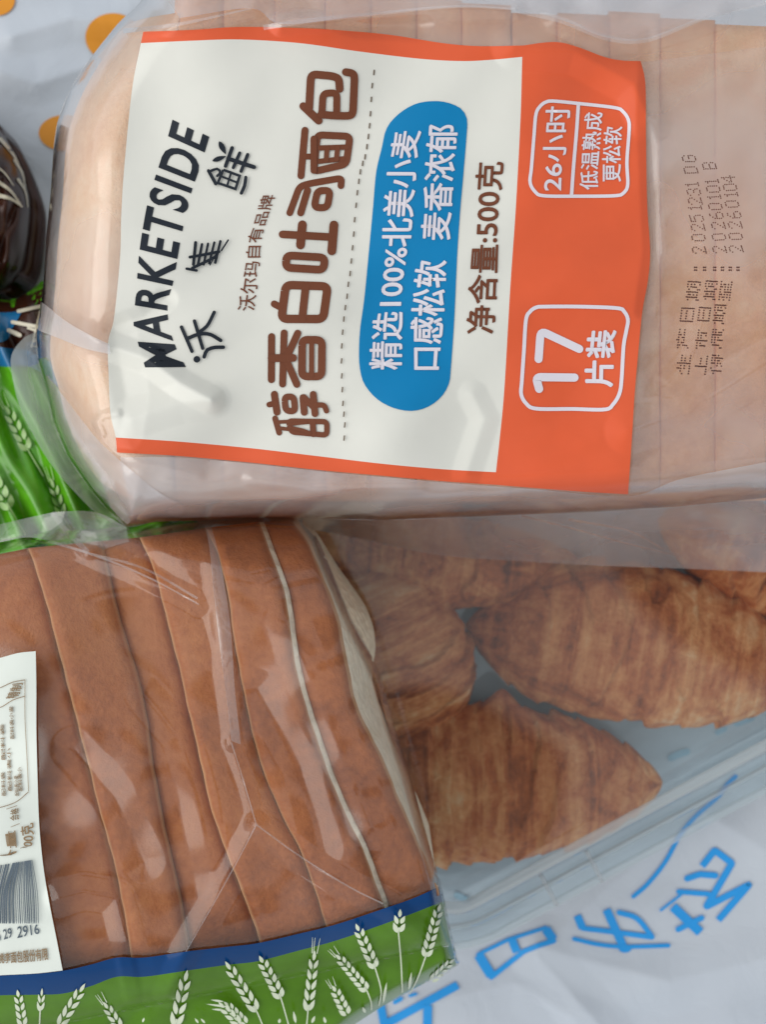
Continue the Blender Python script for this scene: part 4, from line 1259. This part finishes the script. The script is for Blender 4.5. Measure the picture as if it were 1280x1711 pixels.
P_ = coons(s_bot, g_bot, [(-60, 1666), (-60, 1730), (-60, 1790)], [(743, 1505), (752, 1550), (766, 1612)], 60, 200)
sheet('printed_panel', W(P_[..., 0], P_[..., 1], z_filmB(P_[..., 0], P_[..., 1]) + 0.0006), M_band_green, pb)
I = Ink2D()
zo, zs = (0, 1580), 3.2
q2 = (380, 1480)
for b_, t_, w, n, st, o_, aw in (
        ((120, 430), (95, 268), 62, 4, None, zo, False), ((212, 350), (220, 262), 44, 2, [(208, 440)], zo, False), ((315, 430), (430, 240), 66, 4, None, zo, False),
        ((640, 440), (570, 330), 62, 3, None, zo, True), ((935, 430), (990, 180), 78, 4, [(930, 480)], zo, False),
        ((155, 670), (10, 440), 72, 5, [(185, 740), (200, 780)], q2, False), ((285, 600), (185, 405), 74, 5, [(325, 740), (330, 780)], q2, False),
        ((430, 670), (462, 390), 66, 5, [(422, 760)], q2, True), ((745, 560), (600, 390), 66, 6, [(768, 620), (770, 665)], q2, True),
        ((790, 440), (700, 235), 70, 5, [(822, 560), (810, 640)], q2, False), ((915, 250), (922, 160), 72, 2, [(928, 400), (936, 570)], q2, False),
        ((1060, 380), (1130, 130), 66, 6, [(1020, 490), (975, 580)], q2, False), ((640, 690), (575, 560), 70, 4, None, q2, True),
        ((100, 740), (0, 640), 60, 4, None, q2, False), ((1090, 510), (1195, 410), 50, 4, None, q2, False)):
    wheat(I, zz(o_, zs, [b_])[0], zz(o_, zs, [t_])[0], w / zs, n, zz(o_, zs, st) if st else None, aw)
for a_, b_ in (((970, 560), (985, 460)), ((832, 630), (852, 515)), ((365, 735), (352, 670)), ((450, 735), (468, 695)), ((525, 735), (515, 700)), ((738, 680), (722, 648)), ((275, 735), (280, 710))):
    p_, r_ = zz(q2, zs, [a_, b_])
    I.leaf(p_, r_, 5)
for a_, b_ in (((760, 410), (770, 385)), ((1060, 415), (1040, 388)), ((1095, 415), (1072, 390)), ((1230, 330), (1100, 312)), ((1200, 345), (1130, 340)), ((1195, 300), (1125, 290))):
    p_, r_ = zz(zo, zs, [a_, b_])
    I.leaf(p_, r_, 3.5)
wheat(I, (400, 1712), (372, 1682), 20, 3, None, False)
I.build('wheat_print', z_filmB, 0.0009, M_wheat, pb)
# printed back label with barcode
bl_P = coons([(-70, 1118), (-30, 1106), (0, 1099), (30, 1091), (59, 1088)], [(-70, 1633), (-30, 1631.5), (0, 1629.5), (60, 1626.5), (104, 1621.5)],
             [(-70, 1118), (-70, 1380), (-70, 1633)], [(59, 1088), (60, 1150), (60, 1220), (62, 1300), (65, 1380), (72, 1450), (82, 1510), (94, 1570), (104, 1621.5)], 90, 40)
sheet('back_label', W(bl_P[..., 0], bl_P[..., 1], z_filmB(bl_P[..., 0], bl_P[..., 1]) + 0.0006), M_sticker, pb)
I = Ink2D()
I.stroke([(-30, 1160), (0, 1149), (20, 1140), (41, 1136)], 1.2, smooth=True, cap=False)
I.stroke([(-30, 1190), (0, 1182), (20, 1170), (41, 1163)], 1.2, smooth=True, cap=False)
I.stroke([(41, 1136), (41, 1200), (44, 1260), (47, 1322)], 1.0, smooth=True, cap=False)
I.stroke([(-20, 1352), (0, 1349), (26, 1340), (47, 1323)], 1.2, smooth=True, cap=False)
I.stroke([(10, 1352), (28, 1346)], 0.9, cap=False); I.stroke([(17, 1382), (32, 1376)], 0.9, cap=False)
I.build('label_rules', z_filmB, 0.0009, M_fade, pb)
text_on('label_lettering', '精制', [(24, 1166), (32, 1160), (38, 1141)], [(8, 1168), (12, 1160), (20, 1143)], z_filmB, 0.0009, M_fade, pb, bold=0.01)
for k_, (xa, ya, yb_) in enumerate(((2, 1330, 1290), (12, 1322, 1250), (24, 1330, 1296), (1, 1270, 1210), (30, 1322, 1282), (16, 1235, 1180))):
    text_on('label_lettering', '配料表小麦粉'[: 3 + k_ % 3], [(xa + 7, ya), (xa + 5, yb_)], [(xa, ya), (xa - 2, yb_)], z_filmB, 0.0009, M_fade, pb, bold=0.004)
text_on('label_lettering', '含量', [(6, 1428), (26, 1425), (25, 1388)], [(-12, 1430), (10, 1426), (7, 1390)], z_filmB, 0.0009, M_fade, pb, bold=0.02)
text_on('label_lettering', '300克', [(40, 1416), (55, 1410), (55, 1374)], [(31, 1418), (36, 1412), (33, 1382)], z_filmB, 0.0009, M_fade, pb, bold=0.015)
text_on('label_lettering', '合格', [(31, 1370), (30, 1350)], [(15, 1372), (17, 1352)], z_filmB, 0.0009, M_fade, pb, bold=0.01)
I = Ink2D()
r = np.random.RandomState(5)
xb = -26.0
while xb < 62:
    wb = r.choice([1.0, 1.0, 1.8, 2.6])
    top_x = xb * 0.55 + 24 if xb > 0 else xb * 0.9 + 20
    I.stroke([(top_x * 0.95 - 2, 1446 - top_x * 0.16), (xb * 0.92 + 6 - 2.5 * math.sin(xb * 0.05), 1490), (xb + 3, 1543)], wb, smooth=True, cap=False)
    xb += wb + r.choice([1.1, 1.6, 2.2])
I.build('barcode', z_filmB, 0.0009, M_bar, pb)
text_on('barcode_digits', '6 29', [(-6, 1574), (20, 1566)], [(-8, 1556), (18, 1550)], z_filmB, 0.0009, M_bar, pb, bold=0.01)
text_on('barcode_digits', '2916', [(28, 1568), (66, 1560)], [(28, 1548), (63, 1544)], z_filmB, 0.0009, M_bar, pb, bold=0.01)
text_on('label_lettering', '桃李面包股份有限', [(-4, 1610), (40, 1608), (80, 1604)], [(-4, 1594), (40, 1588), (78, 1584)], z_filmB, 0.0009, M_fade, pb, bold=0.012)
